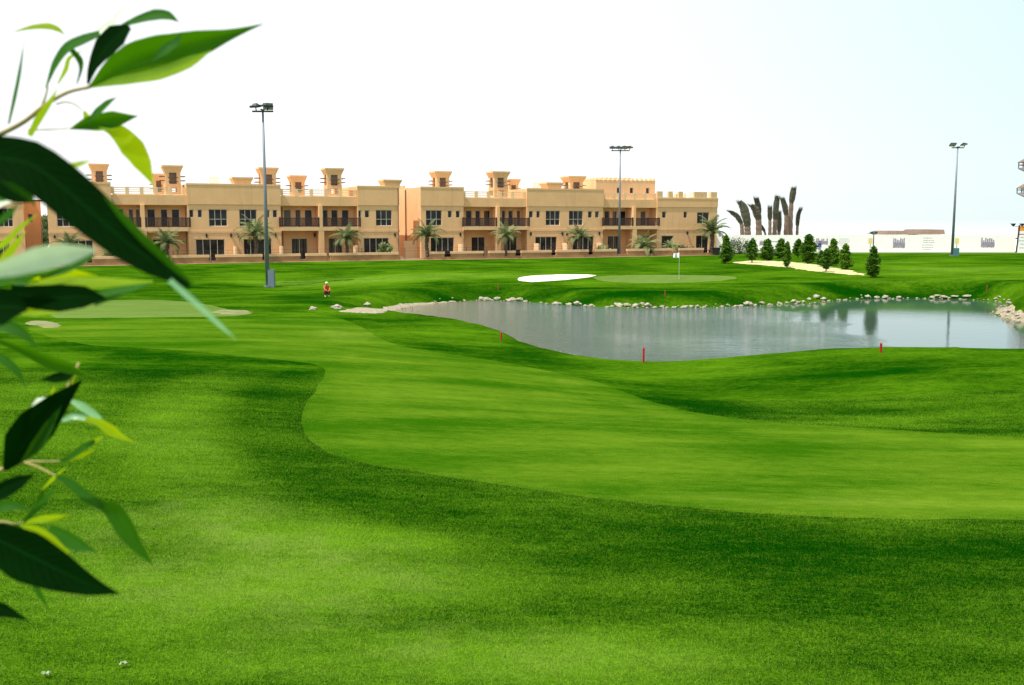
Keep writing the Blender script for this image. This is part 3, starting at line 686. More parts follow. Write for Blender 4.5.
# ------------------------------------------------------------------ white hoarding
YH = 138
def hoarding():
    xa = at_y(716, 245, YH)[0]; xb = at_y(1015.2, 245, YH)[0]; zb = -.3
    zt = 4.4-(234.8-219.7)/F*YH*1.0
    root = empty('site_hoarding', (xa, YH, zb)); tag(root, 'long white printed hoarding behind the grass bank on the right', 'fence')
    L = xb-xa; z1 = zt-zb
    w = MB(); n = int(L/2.4)
    for k in range(n): w.box(L*k/n+.006, L*(k+1)/n-.006, 0, .08, 0, z1)
    w.box(0, L, .082, .14, .3, z1-.1); w.build('panel', M['white_paint'], root)
    def X(px): return at_y(px, 245, YH)[0]-xa
    def Z(py): return at_y(800, py, YH)[2]-zb
    for (a, b, t, bt) in ((893,905,237.5,248.5),(981,994.5,237.5,248),(759.5,767,239.5,246),(816,828,238,245),(730,736,239,246)):
        m = MB(); r = random.Random(int(a)); k = 7
        m.box(X(a),X(b),-.012,-.004,Z(bt-1),Z(t+(bt-t)*.45))
        for i in range(k):
            x0 = X(a)+(X(b)-X(a))*i/k; x1 = X(a)+(X(b)-X(a))*(i+.7)/k
            m.box(x0, x1, -.016, -.013, Z(bt-r.uniform(0,1)), Z(t+r.uniform(0,3)))
        m.build('printed_picture', M['print_grey'], root)
    for (a, b, rows) in ((920.5,935,(238,240.5,242.5,245,247.5,249.5)),(837,850,(239,241,243,245))):
        m = MB(); r = random.Random(int(b))
        for y in rows:
            x = X(a+r.uniform(0,3)); xe = X(b-r.uniform(0,4))
            while x < xe:
                l = r.uniform(.06,.2); m.box(x, x+l, -.012, -.004, Z(y)-.03, Z(y)+.03); x += l+.06
        m.build('printed_text', M['ink'], root)
    return root
hoarding()
def hoarding2():
    xa = at_y(1016.4, 245, YH-3)[0]; root = empty('advertising_board', (xa, YH-3, -.2)); tag(root, 'white printed board with an orange top strip at the right edge', 'sign')
    MB().box(.1, 14, 0, .1, 0, 3.1).build('panel', M['white_paint'], root); MB().box(.1, 14, .0, .1, 3.102, 3.75).build('top_strip', M['orange'], root)
    MB().tube([(0,0,0),(.25,0,3.9)], .09, 8).build('post', M['black'], root); m = MB(); r = random.Random(3)
    for z in (.85, 1.35, 1.8, 2.25):
        x = .3+r.uniform(0,.5)
        while x < 3.4: l = r.uniform(.12,.35); m.box(x,x+l,-.012,-.004,z-.035,z+.035); x += l+.08
    m.build('printed_text', M['ink'], root); MB().box(.15,13.9,-.012,-.004,2.62,2.72).build('red_line', M['red'], root)
    f = MB()
    for x in (-.55, .65): f.frustum(x, .1, .2, 3.76, .55, 4.1)
    f.box(-.6,.7,.05,.12,3.70,3.755); f.build('spotlight', M['dark_metal'], root)
hoarding2()
# flat brown roofs beyond the hoarding
def far_shed(px0, px1, t, b, label):
    Y = 170; p = at_y(px0, t, Y); q = at_y(px1, b, Y); z0 = 0
    root = empty('long_shed', (p[0], Y, 0)); tag(root, label, 'shed', 'long low sheds')
    W = q[0]-p[0]; zt = p[2]; zb = q[2]
    m = MB(); m.add([(0,0,zb),(W,0,zb),(W,8,zb),(0,8,zb),(1.0,.4,zt),(W,.4,zt),(W,7,zt),(1.0,7,zt)], [(0,3,2,1),(4,5,6,7),(0,1,5,4),(1,2,6,5),(2,3,7,6),(3,0,4,7)]); m.build('roof', M['roof_brown'], root)
    MB().box(.8, W-.3, .9, 7, 0, zb-.003).build('wall', M['white_paint'], root)
far_shed(883, 912, 231, 234.4, 'long low brown shed roof showing over the hoarding, left one'); far_shed(916, 945, 229.6, 234.2, 'long low brown shed roof showing over the hoarding, beside the floodlight mast')
# small double lamp by the hoarding and yellow notices
def small_lamp():
    b = at_y(873, 252, 128); root = empty('path_lamp', (b[0], 128, h1(b[0],128))); tag(root, 'short double-headed lamp post directly behind the solitary young conifer', 'lamp post')
    h = 4.4-(233-219.7)/F*128-root.location.z
    MB().tube([(0,0,0),(0,0,h)], [.09,.05], 8).build('pole', M['dark_metal'], root)
    for s in (-1,1):
        f = MB(); f.frustum(s*.25, 0, .22, h-.12, .4, h+.2); f.tube([(0,0,h-.15),(s*.25,0,h-.12)], .03, 6); f.build('lamp_head', M['metal'], root)
small_lamp()
for px, lab in ((870, 'pale yellow notice board beside the short double lamp'), (956.5, 'pale yellow notice board beside the right floodlight mast')):
    p = at_y(px, 250, 134); root = empty('notice_board', (p[0], 134, h1(p[0],134))); tag(root, lab, 'sign', 'yellow notices')
    MB().tube([(0,0,0),(0,0,1.2)], .04, 6).build('post', M['metal'], root); MB().box(-.26,.26,-.03,.03,1.2,1.95).build('board', M['yellow'], root)
# lattice tower at the right edge
def lattice_tower():
    Y = 150; px = 1033; p = at_y(px, 240, Y); root = empty('lattice_tower', (p[0], Y, 0)); tag(root, 'dark lattice tower with two ring platforms cut by the right edge', 'tower')
    def Z(py): return at_y(px, py, Y)[2]
    zt = Z(150); m = MB()
    for sx in (-1,1):
        for sy in (-1,1): m.tube([(sx*1.0,sy*1.0,0),(sx*.5,sy*.5,zt)], .09, 6)
    k = 12
    for i in range(k):
        z0 = zt*i/k; z1 = zt*(i+1)/k; a = 1-.5*i/k; b = 1-.5*(i+1)/k
        for s in (-1,1):
            m.tube([(-a,s*a,z0),(b,s*b,z1)], .05, 5); m.tube([(s*a,-a,z0),(s*b,b,z1)], .05, 5)
    m.build('lattice', M['dark_metal'], root)
    for t, b in ((157,172),(183,197)):
        zt2 = Z(t); zb = Z(b); r = 2.75; o = MB()
        ring = lambda R_, z: [(R_*math.cos(k*PI/4+.39), R_*math.sin(k*PI/4+.39), z) for k in range(8)]
        o.add(ring(r, zt2-.75)+ring(r*.55, zt2), [(i,(i+1)%8,8+(i+1)%8,8+i) for i in range(8)]+[tuple(range(8))[::-1], tuple(range(8,16))])
        c = o.build('platform_roof', M['roof_brown'], root); g = MB()
        for i, q in enumerate(ring(r*.92, zb+.55)):
            g.tube([q, (q[0],q[1],zt2-.75)], .09, 5)
            q2 = ring(r*.92, zb+.55)[(i+1)%8]; g.tube([q, q2], .09, 5); g.tube([(q[0],q[1],q[2]+.5),(q2[0],q2[1],q2[2]+.5)], .06, 5)
            g.tube([q, (q[0]*.25,q[1]*.25,zb-.4)], .09, 5)
        o2 = MB(); o2.add(ring(r*.9, zb+.5)+ring(r*.5, zb), [(i,8+i,8+(i+1)%8,(i+1)%8) for i in range(8)]+[tuple(range(8)), tuple(range(8,16))[::-1]])
        g.build('platform_cage', M['metal'], root); o2.build('platform_floor', M['print_grey'], root)
lattice_tower()
# ------------------------------------------------------------------ vegetation
def frond(mb, base, az, L, el, droop, lw, n=14, m=0):
    d = Vector((math.cos(az), math.sin(az), 0)); pts = []; p = Vector(base); e = el
    for i in range(n+1):
        pts.append(p.copy()); p = p+(d*math.cos(e)+Vector((0,0,1))*math.sin(e))*(L/n); e -= droop/n*(1+i/n)
    side = Vector((-d.y, d.x, 0))
    mb.tube(pts, [.035*(1-.85*i/n) for i in range(n+1)], 4, m, cap=False)
    for i in range(1, n+1):
        t = i/n; w = lw*math.sin(PI*min(1, t*.85+.12))**.7
        tg = (pts[i]-pts[i-1]).normalized(); up = side.cross(tg)
        for s in (-1, 1):
            for q in (0, .5):
                b = pts[i-1].lerp(pts[i], q); tip = b+side*s*w*.85+tg*w*.65+up*(.12*w if s > 0 else .12*w)-Vector((0,0,.25*w))+Vector((random.uniform(-.05,.05),random.uniform(-.05,.05),random.uniform(-.05,.05)))
                a = tg*.024
                mb.add([b-a, b+a, b.lerp(tip,.5)+a*1.2, tip, b.lerp(tip,.5)-a*1.2], [(0,1,2,3,4)], m)
def palm(name, h, L, nf, leaf, seed, wild=0):
    random.seed(seed); root = empty(name)
    tr = MB(); pts = []; rad = []
    for i in range(15):
        z = h*i/14; pts.append((.04*math.sin(i*.5), .03*math.cos(i*.7), z-.1)); rad.append((.19 if i % 2 else .155)*(1.15-.25*i/14)+ (.05 if i > 11 else 0))
    tr.tube(pts, rad, 9); 
    for k in range(26): # old leaf bases
        a = random.uniform(0,2*PI); z = h*random.uniform(.45,1); tr.add([(math.cos(a)*.15,math.sin(a)*.15,z-.1),(math.cos(a+.4)*.17,math.sin(a+.4)*.17,z-.1),(math.cos(a+.2)*.34,math.sin(a+.2)*.34,z+.16)], [(0,1,2)])
    tr.build('trunk', M['trunk'], root)
    cr = MB()
    for k in range(nf):
        az = k*2.399+random.uniform(-.2,.2); t = k/nf
        frond(cr, (0,0,h-.05), az, L*random.uniform(.85,1.1), R(86-66*t+random.uniform(-8,8)), R(42+48*t+random.uniform(-10,15)), .40*L/2)
    cr.build('crown', M[leaf], root)
    return root
protoP = palm('date_palm', 2.3, 2.2, 24, 'palm_leaf', 1); protoQ = palm('date_palm', 1.9, 2.1, 21, 'palm_leaf', 2); protoR = palm('date_palm', .9, 2.2, 22, 'palm_pale', 4)
used = set()
def place(proto, pos_, rz, sc, label, cat, group):
    if proto.name in used: o = copy_tree(proto)
    else: o = proto; used.add(proto.name)
    o.location = [float(c) for c in pos_]; o.rotation_euler = (0,0,rz); o.scale = (sc,)*3 if not hasattr(sc, '__len__') else sc
    tag(o, label, cat, group); return o
plist = [(69,-2.6,protoQ,.95,'small date palm between the two left villa blocks partly behind leaves'),(167,-2.6,protoQ,1.05,'date palm in front of the leftmost full balcony'),
 (256,-2.8,protoP,1.22,'bushy date palm just left of the nearest floodlight mast'),(347,-2.7,protoP,1.0,'date palm in front of the balcony left of the alley'),
 (427,-2.4,protoP,1.12,'date palm at the left corner of the tower block, by the alley'),(506,-2.6,protoP,1.05,'date palm below the middle balcony divider of the tower block'),
 (579,-2.5,protoP,1.0,'date palm between the big windows left of the second floodlight mast'),(644,-2.4,protoR,1.15,'short pale bushy palm just right of the second floodlight mast'),
 (671,-2.2,protoR,.8,'smallest pale palm behind the golf flag'),(712,-3.0,protoQ,1.45,'date palm at the right-hand corner of the villas'),
 (110,-2.2,protoR,.75,'small pale palm under the big dark leaf')]
for i, (px, y, pr, sc, lab) in enumerate(plist):
    s = S(px, y, 1.5); place(pr, fw(s, y, .0), i*1.7, sc, lab, 'palm tree', 'date palms in front of the villas')
def leafcloud(mb, pts, size, rnd, m=0):
    for c in pts:
        a = Vector((rnd.gauss(0,1), rnd.gauss(0,1), rnd.gauss(0,1))).normalized(); b = a.cross(Vector((rnd.gauss(0,1), rnd.gauss(0,1), rnd.gauss(0,1)))).normalized()
        s = size*rnd.uniform(.6,1.3); c = Vector(c)
        mb.add([c-a*s, c+b*s*.45, c+a*s, c-b*s*.45], [(0,1,2,3)], m)
def shrub(name, label, cat, p, h, w, mat, seed, n=900, size=.09, group=None, trunk=True):
    rnd = random.Random(seed); root = empty(name, p)
    pts = []
    cl = [(rnd.uniform(-.35,.35)*w, rnd.uniform(-.35,.35)*w, rnd.uniform(.3,.9)*h, rnd.uniform(.16,.3)*w) for _ in range(14)]
    for _ in range(n):
        c = rnd.choice(cl); v = Vector((rnd.gauss(0,1),rnd.gauss(0,1),rnd.gauss(0,1))).normalized()*c[3]*rnd.uniform(.6,1.1); z = c[2]+v.z
        pts.append((c[0]+v.x, c[1]+v.y, max(.03, z)))
    m = MB(); leafcloud(m, pts, size, rnd); m.build('crown', M[mat], root)
    t = MB()
    for k in range(4): a = k*1.6; t.tube([(0,0,-.05),(math.cos(a)*.12*w,math.sin(a)*.12*w,h*.35),(math.cos(a)*.3*w,math.sin(a)*.3*w,h*.7)], [.04,.025,.01], 5)
    t.build('stem', M['bark'], root)
    tag(root, label, cat, group); return root
shrub('leafy_shrub', 'broad-leaved shrub before the last patio door left of the alley', 'shrub', fw(S(385,-2.5,1),-2.5), 1.8, 1.7, 'palm_leaf', 3, 260, .3)
shrub('leafy_shrub', 'low shrub before the patio doors beside the second mast', 'shrub', fw(S(603,-2.4,1),-2.4), 1.2, 1.6, 'palm_pale', 4, 260, .2)
shrub('leafy_shrub', 'low pale shrub at the right-hand corner patio door', 'shrub', fw(S(686,-2.0,1),-2.0), .95, 2.4, 'bush', 8, 500, .15)
shrub('hedge', 'low brown-green hedge in front of the white hoarding beside the villas', 'hedge', (at_y(741,250,131)[0],131,0), 1.35, 3.6, 'bush', 5, 1800, .12)
shrub('distant_tree', 'dark tree far behind the gap between the left blocks', 'tree', (at_y(46,240,160)[0],160,0), 5.2, 3.4, 'bush', 6, 2500, .22)
shrub('distant_tree', 'low dark tree in the gap behind the parked white car', 'tree', (at_y(44,240,140)[0],140,0), 3.0, 2.6, 'bush', 7, 1600, .18)
def conifer(h, w, seed, stem=.12, n=7000):
    rnd = random.Random(seed); root = empty('young_conifer')
    pts = []
    br = []
    for k in range(46):
        t = (k+.5)/46; z = stem+(h-stem)*t; prof = min(1, (t+.06)/.22)**.6*(1-t*.97)**.72; r = w/2*prof*rnd.uniform(.45,1.25)
        for q in range(3):
            a = rnd.uniform(0,2*PI); br.append((a, r*rnd.uniform(.7,1.1), z))
    for a, r, z in br:
        for _ in range(n//len(br)):
            f = rnd.uniform(.15,1)**.6; pts.append((math.cos(a)*r*f+rnd.gauss(0,.055), math.sin(a)*r*f+rnd.gauss(0,.055), z+f*r*.55+rnd.gauss(0,.07)))
    for k in range(60): t = rnd.random(); pts.append((rnd.gauss(0,.04),rnd.gauss(0,.04),h*(.9+.18*t)))
    m = MB(); leafcloud(m, pts, .075, rnd); m.build('crown', M['conifer'], root)
    t = MB(); t.tube([(0,0,-.1),(.02,.01,h*.5),(0,0,h*.97)], [.055,.035,.01], 7)
    for a, r, z in br[::3]: t.tube([(0,0,z-.1),(math.cos(a)*r*.8,math.sin(a)*r*.8,z+r*.4)], [.015,.005], 4)
    t.build('trunk', M['bark'], root); return root
cps = [conifer(2.7, 1.35, 11), conifer(2.7, 1.25, 12, .4), conifer(2.7, 1.1, 13, .15)]
clist = [(725.5,235,263.5,14,0,'bright young conifer nearest the villas, with a forked top'),(752,238,263,12,1,'young conifer on a visible stem left on the sand bed'),(767,238.5,261,15,0,'broad young conifer to the left of the golf cart'),
 (781,238,258.5,13,0,'dull young conifer half hidden right of the golf cart'),(786.8,241,267.5,9.5,2,'narrow columnar young conifer in front of the golf cart'),(798,238.5,258,12,1,'yellowish young conifer behind the tallest one'),
 (808,233.5,264,17,0,'tallest and densest young conifer in the middle of the sand bed'),(821,250,267,10,1,'small young conifer below the person in blue'),(826,248,272,11,1,'young conifer on a thin bare stem at the sand bed edge'),
 (832.8,238,266,14,0,'dark pointed young conifer right of the person in blue'),(845,243.5,270,15,2,'plump young conifer at the right end of the group'),(872.5,245.5,277.5,14,0,'solitary young conifer nearest the lake, right of the group')]
for i, (px, yt, yb, w, k, lab) in enumerate(clist):
    g = ground(px, yb); D = g[1]; hh = (yb-yt)*D/F*1.0
    place(cps[k], g, i*1.3, (w*D/F/1.0, w*D/F/.9, hh/2.95), lab, 'tree', 'young conifers around the sand bed')
# bundled transplanted palms behind the hoarding
def bundled(pts, w, label, i, Y=152, split=.5):
    P = [at_y(a/5.689+700, b/5.689+170, Y+i*1.3) for a, b in pts]
    base = np.array([P[0][0], Y+i*1.3, 0]); P = [np.array([P[0][0], Y+i*1.3, 0])]+P
    root = empty('bundled_palm', base); tag(root, label, 'palm tree', 'bundled palms behind the hoarding')
    # resample
    P = [p-base for p in P]; d = [0]
    for a, b in zip(P, P[1:]): d.append(d[-1]+np.linalg.norm(b-a))
    def at(t):
        x = t*d[-1]; k = max(j for j in range(len(d)) if d[j] <= x+1e-9); k = min(k, len(P)-2); return P[k]+(P[k+1]-P[k])*((x-d[k])/(d[k+1]-d[k]))
    W = w/5.689*Y/F/2*1.12; rnd = random.Random(i+50)
    tp = [at(t) for t in np.linspace(0, split, 12)]; MB().tube(tp, [W*(1.05-.02*k if k % 2 else .92-.02*k) for k in range(12)], 9).build('trunk', M['trunk'], root)
    c = MB(); n = 14; ts = np.linspace(split-.06, 1, n); c.tube([at(t) for t in ts], [W*(.75+.35*math.sin(PI*k/(n-1))+rnd.uniform(-.08,.08))*(1 if k < n-2 else .7) for k in range(n)], 9)
    for _ in range(900):
        t = rnd.uniform(split-.05, .97); p = Vector(at(t)); q = Vector(at(min(1, t+.1))); dr = (q-p).normalized() if (q-p).length > 1e-6 else Vector((0,0,1))
        a = rnd.uniform(0,2*PI); s = Vector((math.cos(a), math.sin(a), 0)); b = p+s*W*.85; e = b+dr*rnd.uniform(.3,.9)+s*rnd.uniform(-.02,.26); x = dr.cross(s)*.022
        c.add([b-x, b+x, e], [(0,1,2)])
    c.build('crown', M['bundle'], root)
bl = [([(240,365),(238,310),(212,262),(170,235)],24,'leftmost bundled palm leaning left behind the hoarding',.45),([(272,365),(268,290),(250,215),(226,178)],40,'thick bundled palm second from the left, bent left at the top',.3),
 ([(335,365),(334,290),(318,225),(292,200)],36,'bundled palm with a ragged left-leaning crown',.5),([(338,365),(338,260),(330,200),(320,160)],27,'bundled palm with a knob top rising out of the ragged one',.55),
 ([(398,365),(398,290),(398,213)],21,'short straight slim bundled palm in the middle',.55),([(424,365),(428,270),(434,200),(440,148)],28,'tall bundled palm in the middle of the row',.4),
 ([(449,365),(452,300),(450,240)],22,'short dark bundled palm right of the tall middle one',.3),([(488,365),(492,270),(484,210),(468,160)],27,'bundled palm bent left beside the tallest one',.5),
 ([(513,365),(515,260),(520,190),(534,100)],30,'tallest bundled palm with a dark tufted head',.6),([(552,372),(556,280),(560,250),(572,222)],19,'slender grey bundled palm standing apart on the right',.4),
 ([(372,365),(365,345),(352,325)],16,'stumpy broken bundled palm low in the row',.6)]
for i, (p, w, lab, sp) in enumerate(bl): bundled(p, w, lab, i, split=sp+.2)
# ------------------------------------------------------------------ rocks
def rockmesh(seed):
    bm = bmesh.new(); bmesh.ops.create_icosphere(bm, subdivisions=3, radius=1)
    for v in bm.verts:
        n = noise.noise(v.co*1.3+Vector((seed*7,0,0)))*.45+noise.noise(v.co*3.5+Vector((0,seed*3,0)))*.16
        v.co *= 1+n; v.co.z *= .62; v.co.y *= .8
        v.co.z = max(v.co.z, -.3)
    me = bpy.data.meshes.new('rock'); bm.to_mesh(me); bm.free(); me.materials.append(M['rock'])
    return me
RM = [rockmesh(s) for s in range(5)]
def rock(px, py, wpx, label, group, k, dz=0, flat=1.0):
    g = ground(px, py); D = g[1]; o = bpy.data.objects.new('rock', RM[k % 5]); COL.objects.link(o)
    s = wpx/2*D/F; z = max(g[2], WZ)
    o.location = (g[0], g[1], z+.12*s+dz); o.scale = (s, s*.9, s*flat); o.rotation_euler = (random.uniform(-.2,.2), random.uniform(-.2,.2), random.uniform(0,.8)+(PI if k % 2 else 0)); tag(o, label, 'rock', group)
random.seed(5)
rock(312.8,309.5,8,'small pale rock on the grass left of the gravel bank','rocks by the gravel bank',1); rock(337,308.5,11,'smooth rounded white rock at the start of the gravel bank','rocks by the gravel bank',2); rock(367,305,7,'small pale rock halfway along the gravel bank','rocks by the gravel bank',3)
cl1 = [(481,298,6),(484.5,299,4),(487,298.5,7),(492,300,4),(497,298,6)]; cl2 = [(509,300,6),(512,299,7),(516,299,4),(520.6,299,7),(526,301,5)]
cl3 = [(541,302,3),(555.6,303.5,7),(560,303,4),(569,304,6),(578,303.5,8.5),(585,305,4),(591,305,5)]; cl4 = [(607,307,4),(612,305.5,4),(619,305,9),(627,304.8,8),(635,305.5,8),(642,303,5),(648,305,8),(655,307,5),(662,306,5),(667,307,4),(674,307,5),(684,307,7),(691,306,5),(698,306,5),(704,307,4)]
cl5 = [(722,306,4),(728,304.5,4),(735,306,4),(741,306,5),(748,303.5,9),(755,305,4),(762,302.5,6),(770,304,4),(780,303,5),(787,302,4),(793,301,6),(797,301.5,5),(803,301,4),(809,298.5,5),(815.6,296.5,8),(823,298.5,6),(829,300,3),(838,299.5,3),(846,299.5,3)]
cl6 = [(857,298,3),(868,296.5,7),(877,297,6),(885,296.5,7),(890,298,3),(899,296.5,5),(908,297.5,3),(917,297.5,3)]; cl7 = [(932,296.5,6),(937,295,6),(944,296.5,9),(949,297,4),(954.5,296,7),(967,295.5,8),(960,298,3)]
for c, lab in ((cl1,'pale rock in the first clump at the far lake edge, left end'),(cl2,'pale rock in the second clump at the far lake edge, below the bunker'),(cl3,'pale rock on the far shore under the bunker and mast'),(cl4,'pale rock in the long line on the far shore below the green'),(cl5,'pale rock on the far shore below the young conifers'),(cl6,'pale rock on the far shore below the solitary conifer'),(cl7,'flat white slab rock on the far shore below the right mast')):
    for j, (x, y, w) in enumerate(c): rock(x, y+.8, w, lab, 'rocks along the far shore', int(x), 0, .9 if c is not cl7 else .6)
# the dark little stones and mud line: one mass
cl8 = [(996,298.5,5),(999.5,297,5),(1009,300,4),(1010,304,9),(1014,302,6),(1000,312,5),(1005,311,7),(1010,311.5,8),(1014,313,7),(1008,316,8),(1018,315.5,8),(1020,318,7),(1003,315,6),(1013,318,6)]
for x, y, w in cl8[:4]+cl8[5:12]: rock(x, y, w*.8, 'pale rock piled on the small muddy point at the right edge', 'rocks on the right point', int(x), 0, .8)
# stony water edge (loose pebbles, uncountable)
def pebbles():
    mb = MB(); rnd = random.Random(9); n = len(LK)
    oct_ = [(1,0,0),(0,1,0),(-1,0,0),(0,-1,0),(0,0,.7),(0,0,-.5)]; of = [(0,1,4),(1,2,4),(2,3,4),(3,0,4),(1,0,5),(2,1,5),(3,2,5),(0,3,5)]
    for i in range(n):
        a = LK[i]; b = LK[(i+1)%n]; L = np.linalg.norm(b-a)
        far = (a[1] > 55)
        for _ in range(int(L*(5 if far else 10))):
            t = rnd.random(); p = a+(b-a)*t; o = rnd.gauss(0,.28); x = p[0]+o; y = p[1]+rnd.gauss(0,.28); s = rnd.uniform(.03,.09)*(1.3 if far else .6)
            z = max(h1(x, y), WZ-.02) if _ % 3 == 0 else WZ+.02
            mb.add([(x+s*v[0]*rnd.uniform(.7,1.2), y+s*v[1], z+s*v[2]) for v in oct_], of)
    o = mb.build('pebbles', M['gravel']); tag(o, 'loose brown pebbles and mud along the waterline', 'pebbles', kind='stuff')
pebbles()
# ------------------------------------------------------------------ stakes, flag, person, cart, car, bin
def stake(px, py, hpx, label, mat='red'):
    g = ground(px, py); D = g[1]; h = hpx*D/F; root = MB(); root.box(-.028,.028,-.028,.028,-.1,h-.04); root.frustum(0,0,.07,h-.04,.02,h); o = root.build('hazard_stake', M[mat]); o.location = g; o.rotation_euler = (random.uniform(-.02,.02),random.uniform(-.03,.04),.3)
    tag(o, label, 'stake', 'red hazard stakes')
M['dull_red'] = simple('dull_red', (.22,.05,.015))
stake(501,340.5,9,'short dark red stake on the grassy point at the left of the near shore'); stake(643.5,362.5,15.5,'tallest red stake at the bottom edge of the lake'); stake(880.8,352.5,10,'red stake on the crest at the right of the near shore')
stake(665,296,6,'small reddish stake on the far bank below the golf flag','dull_red'); stake(987,291,6,'small reddish stake on the far bank near the right edge','dull_red'); stake(498,290,6,'small reddish stake on the far bank left of the bunker','dull_red')
g = ground(679, 279.5); fr = empty('golf_flag', g); tag(fr, 'white golf flag on a thin pole standing in the far putting green', 'flag')
fh = 27*g[1]/F; MB().tube([(0,0,-.05),(-.02,0,fh)], .011, 6).build('pole', M['frame'], fr)
m = MB(); nn = 8
for i in range(nn+1):
    t = i/nn; yy = .05*math.sin(t*6)
    m.v += [(-.02-.42*t, yy, fh-.02-.05*t), (-.02-.46*t, yy, fh-.40+.02*t)]
for i in range(nn): m.f.append((2*i, 2*i+1, 2*i+3, 2*i+2)); m.m.append(0)
fl = m.build('flag', M['flag'], fr); fl.modifiers.new('s','SOLIDIFY').thickness = .004
m = MB(); m.box(-.30,-.26,-.07,-.055,fh-.38,fh-.14); m.box(-.24,-.205,-.07,-.055,fh-.36,fh-.18); m.build('mark', M['print_grey'], fr)
def person(label, loc, rz, J, mats, hair):
    # J: dict of joints; one continuous skinned body
    names = list(J); idx = {n: i for i, n in enumerate(names)}
    E = [('hip','spine'),('spine','chest'),('chest','neck'),('neck','head'),('head','crown'),
         ('chest','shL'),('shL','elL'),('elL','wrL'),('wrL','haL'),('chest','shR'),('shR','elR'),('elR','wrR'),('wrR','haR'),
         ('hip','hpL'),('hpL','knL'),('knL','anL'),('anL','toL'),('hip','hpR'),('hpR','knR'),('knR','anR'),('anR','toR')]
    me = bpy.data.meshes.new('person'); me.from_pydata([J[n][:3] for n in names], [(idx[a], idx[b]) for a, b in E], [])
    for m_ in mats: me.materials.append(m_)
    o = bpy.data.objects.new('person', me); COL.objects.link(o); o.location = [float(c) for c in loc]; o.rotation_euler = (0,0,rz)
    sk = o.modifiers.new('skin','SKIN'); 
    for i, n in enumerate(names): me.skin_vertices[0].data[i].radius = (J[n][3], J[n][3]*(.8 if n in ('chest','spine','hip') else 1))
    me.skin_vertices[0].data[idx['hip']].use_root = True
    o.modifiers.new('sub','SUBSURF').levels = 2; o.modifiers['sub'].render_levels = 2
    tag(o, label, 'person'); 
    hm = MB(); h = J['head']; bm = bmesh.new(); bmesh.ops.create_uvsphere(bm, u_segments=14, v_segments=10, radius=h[3]*1.12)
    bmesh.ops.delete(bm, geom=[v for v in bm.verts if v.co.z < -.01 and v.co.y < .03], context='VERTS')
    me2 = bpy.data.meshes.new('hair'); bm.to_mesh(me2); bm.free(); me2.materials.append(hair); ho = bpy.data.objects.new('hair' if hair.name != 'cap' else 'cap', me2); COL.objects.link(ho); ho.parent = o; ho.location = (h[0], h[1]+.012, h[2]+.035)
    return o
def cloth_mat(name, zs):   # garment colours by height bands on one body
    m, nt, bs, out = newmat(name); sp = nt.nodes.new('ShaderNodeSeparateXYZ'); nt.links.new(pos(nt, obj=True), sp.inputs[0])
    c = zs[0][1]
    for z, col in zs[1:]: c = mixc(nt, math_n(nt, 'GREATER_THAN', sp.outputs[2], z), c, col)
    nt.links.new(c, bs.inputs['Base Color']); bs.inputs['Roughness'].default_value = .8; return m
stand = dict(hip=(0,0,.95,.13),spine=(0,0,1.12,.125),chest=(0,0,1.35,.14),neck=(0,0,1.50,.055),head=(0,-.01,1.62,.095),crown=(0,0,1.70,.075),
 shL=(-.18,0,1.42,.06),elL=(-.24,.02,1.14,.045),wrL=(-.24,-.06,.90,.03),haL=(-.24,-.08,.81,.035),shR=(.18,0,1.42,.06),elR=(.24,.02,1.14,.045),wrR=(.24,-.06,.90,.03),haR=(.24,-.08,.81,.035),
 hpL=(-.10,0,.90,.095),knL=(-.11,-.02,.50,.065),anL=(-.11,.02,.09,.045),toL=(-.12,-.13,.04,.035),hpR=(.10,0,.90,.095),knR=(.11,-.02,.50,.065),anR=(.11,.02,.09,.045),toR=(.12,-.13,.04,.035))
bx = at_y(819.5, 250, 127); person('person standing by the hoarding in a blue shirt and pale trousers', (bx[0],127,h1(bx[0],127)), .4, stand, [cloth_mat('blue_clothes', [(0,(.35,.36,.4)),(.93,(.04,.06,.35)),(1.49,(.35,.2,.13))])], M['black'])
crouch = dict(hip=(0,.12,.26,.12),spine=(0,.06,.42,.12),chest=(0,-.02,.60,.125),neck=(0,-.05,.74,.05),head=(0,-.09,.84,.085),crown=(0,-.07,.91,.07),
 shL=(-.15,-.02,.66,.055),elL=(-.17,-.20,.50,.042),wrL=(-.10,-.36,.44,.03),haL=(-.08,-.42,.40,.033),shR=(.15,-.02,.66,.055),elR=(.17,-.20,.50,.042),wrR=(.10,-.36,.44,.03),haR=(.08,-.42,.40,.033),
 hpL=(-.09,.10,.25,.09),knL=(-.13,-.26,.44,.065),anL=(-.11,-.06,.08,.045),toL=(-.12,-.20,.04,.035),hpR=(.09,.10,.25,.09),knR=(.13,-.26,.40,.065),anR=(.11,-.06,.08,.045),toR=(.12,-.20,.04,.035))
gp = ground(326.5, 297); person('person crouching by the gravel bank in orange clothes and pale cap', gp, .5, crouch, [cloth_mat('orange_clothes', [(0,(.6,.5,.3)),(.12,(.10,.05,.03)),(.38,(.50,.09,.02)),(.73,(.45,.25,.15))])], simple('cap', (.75,.66,.45), .8))
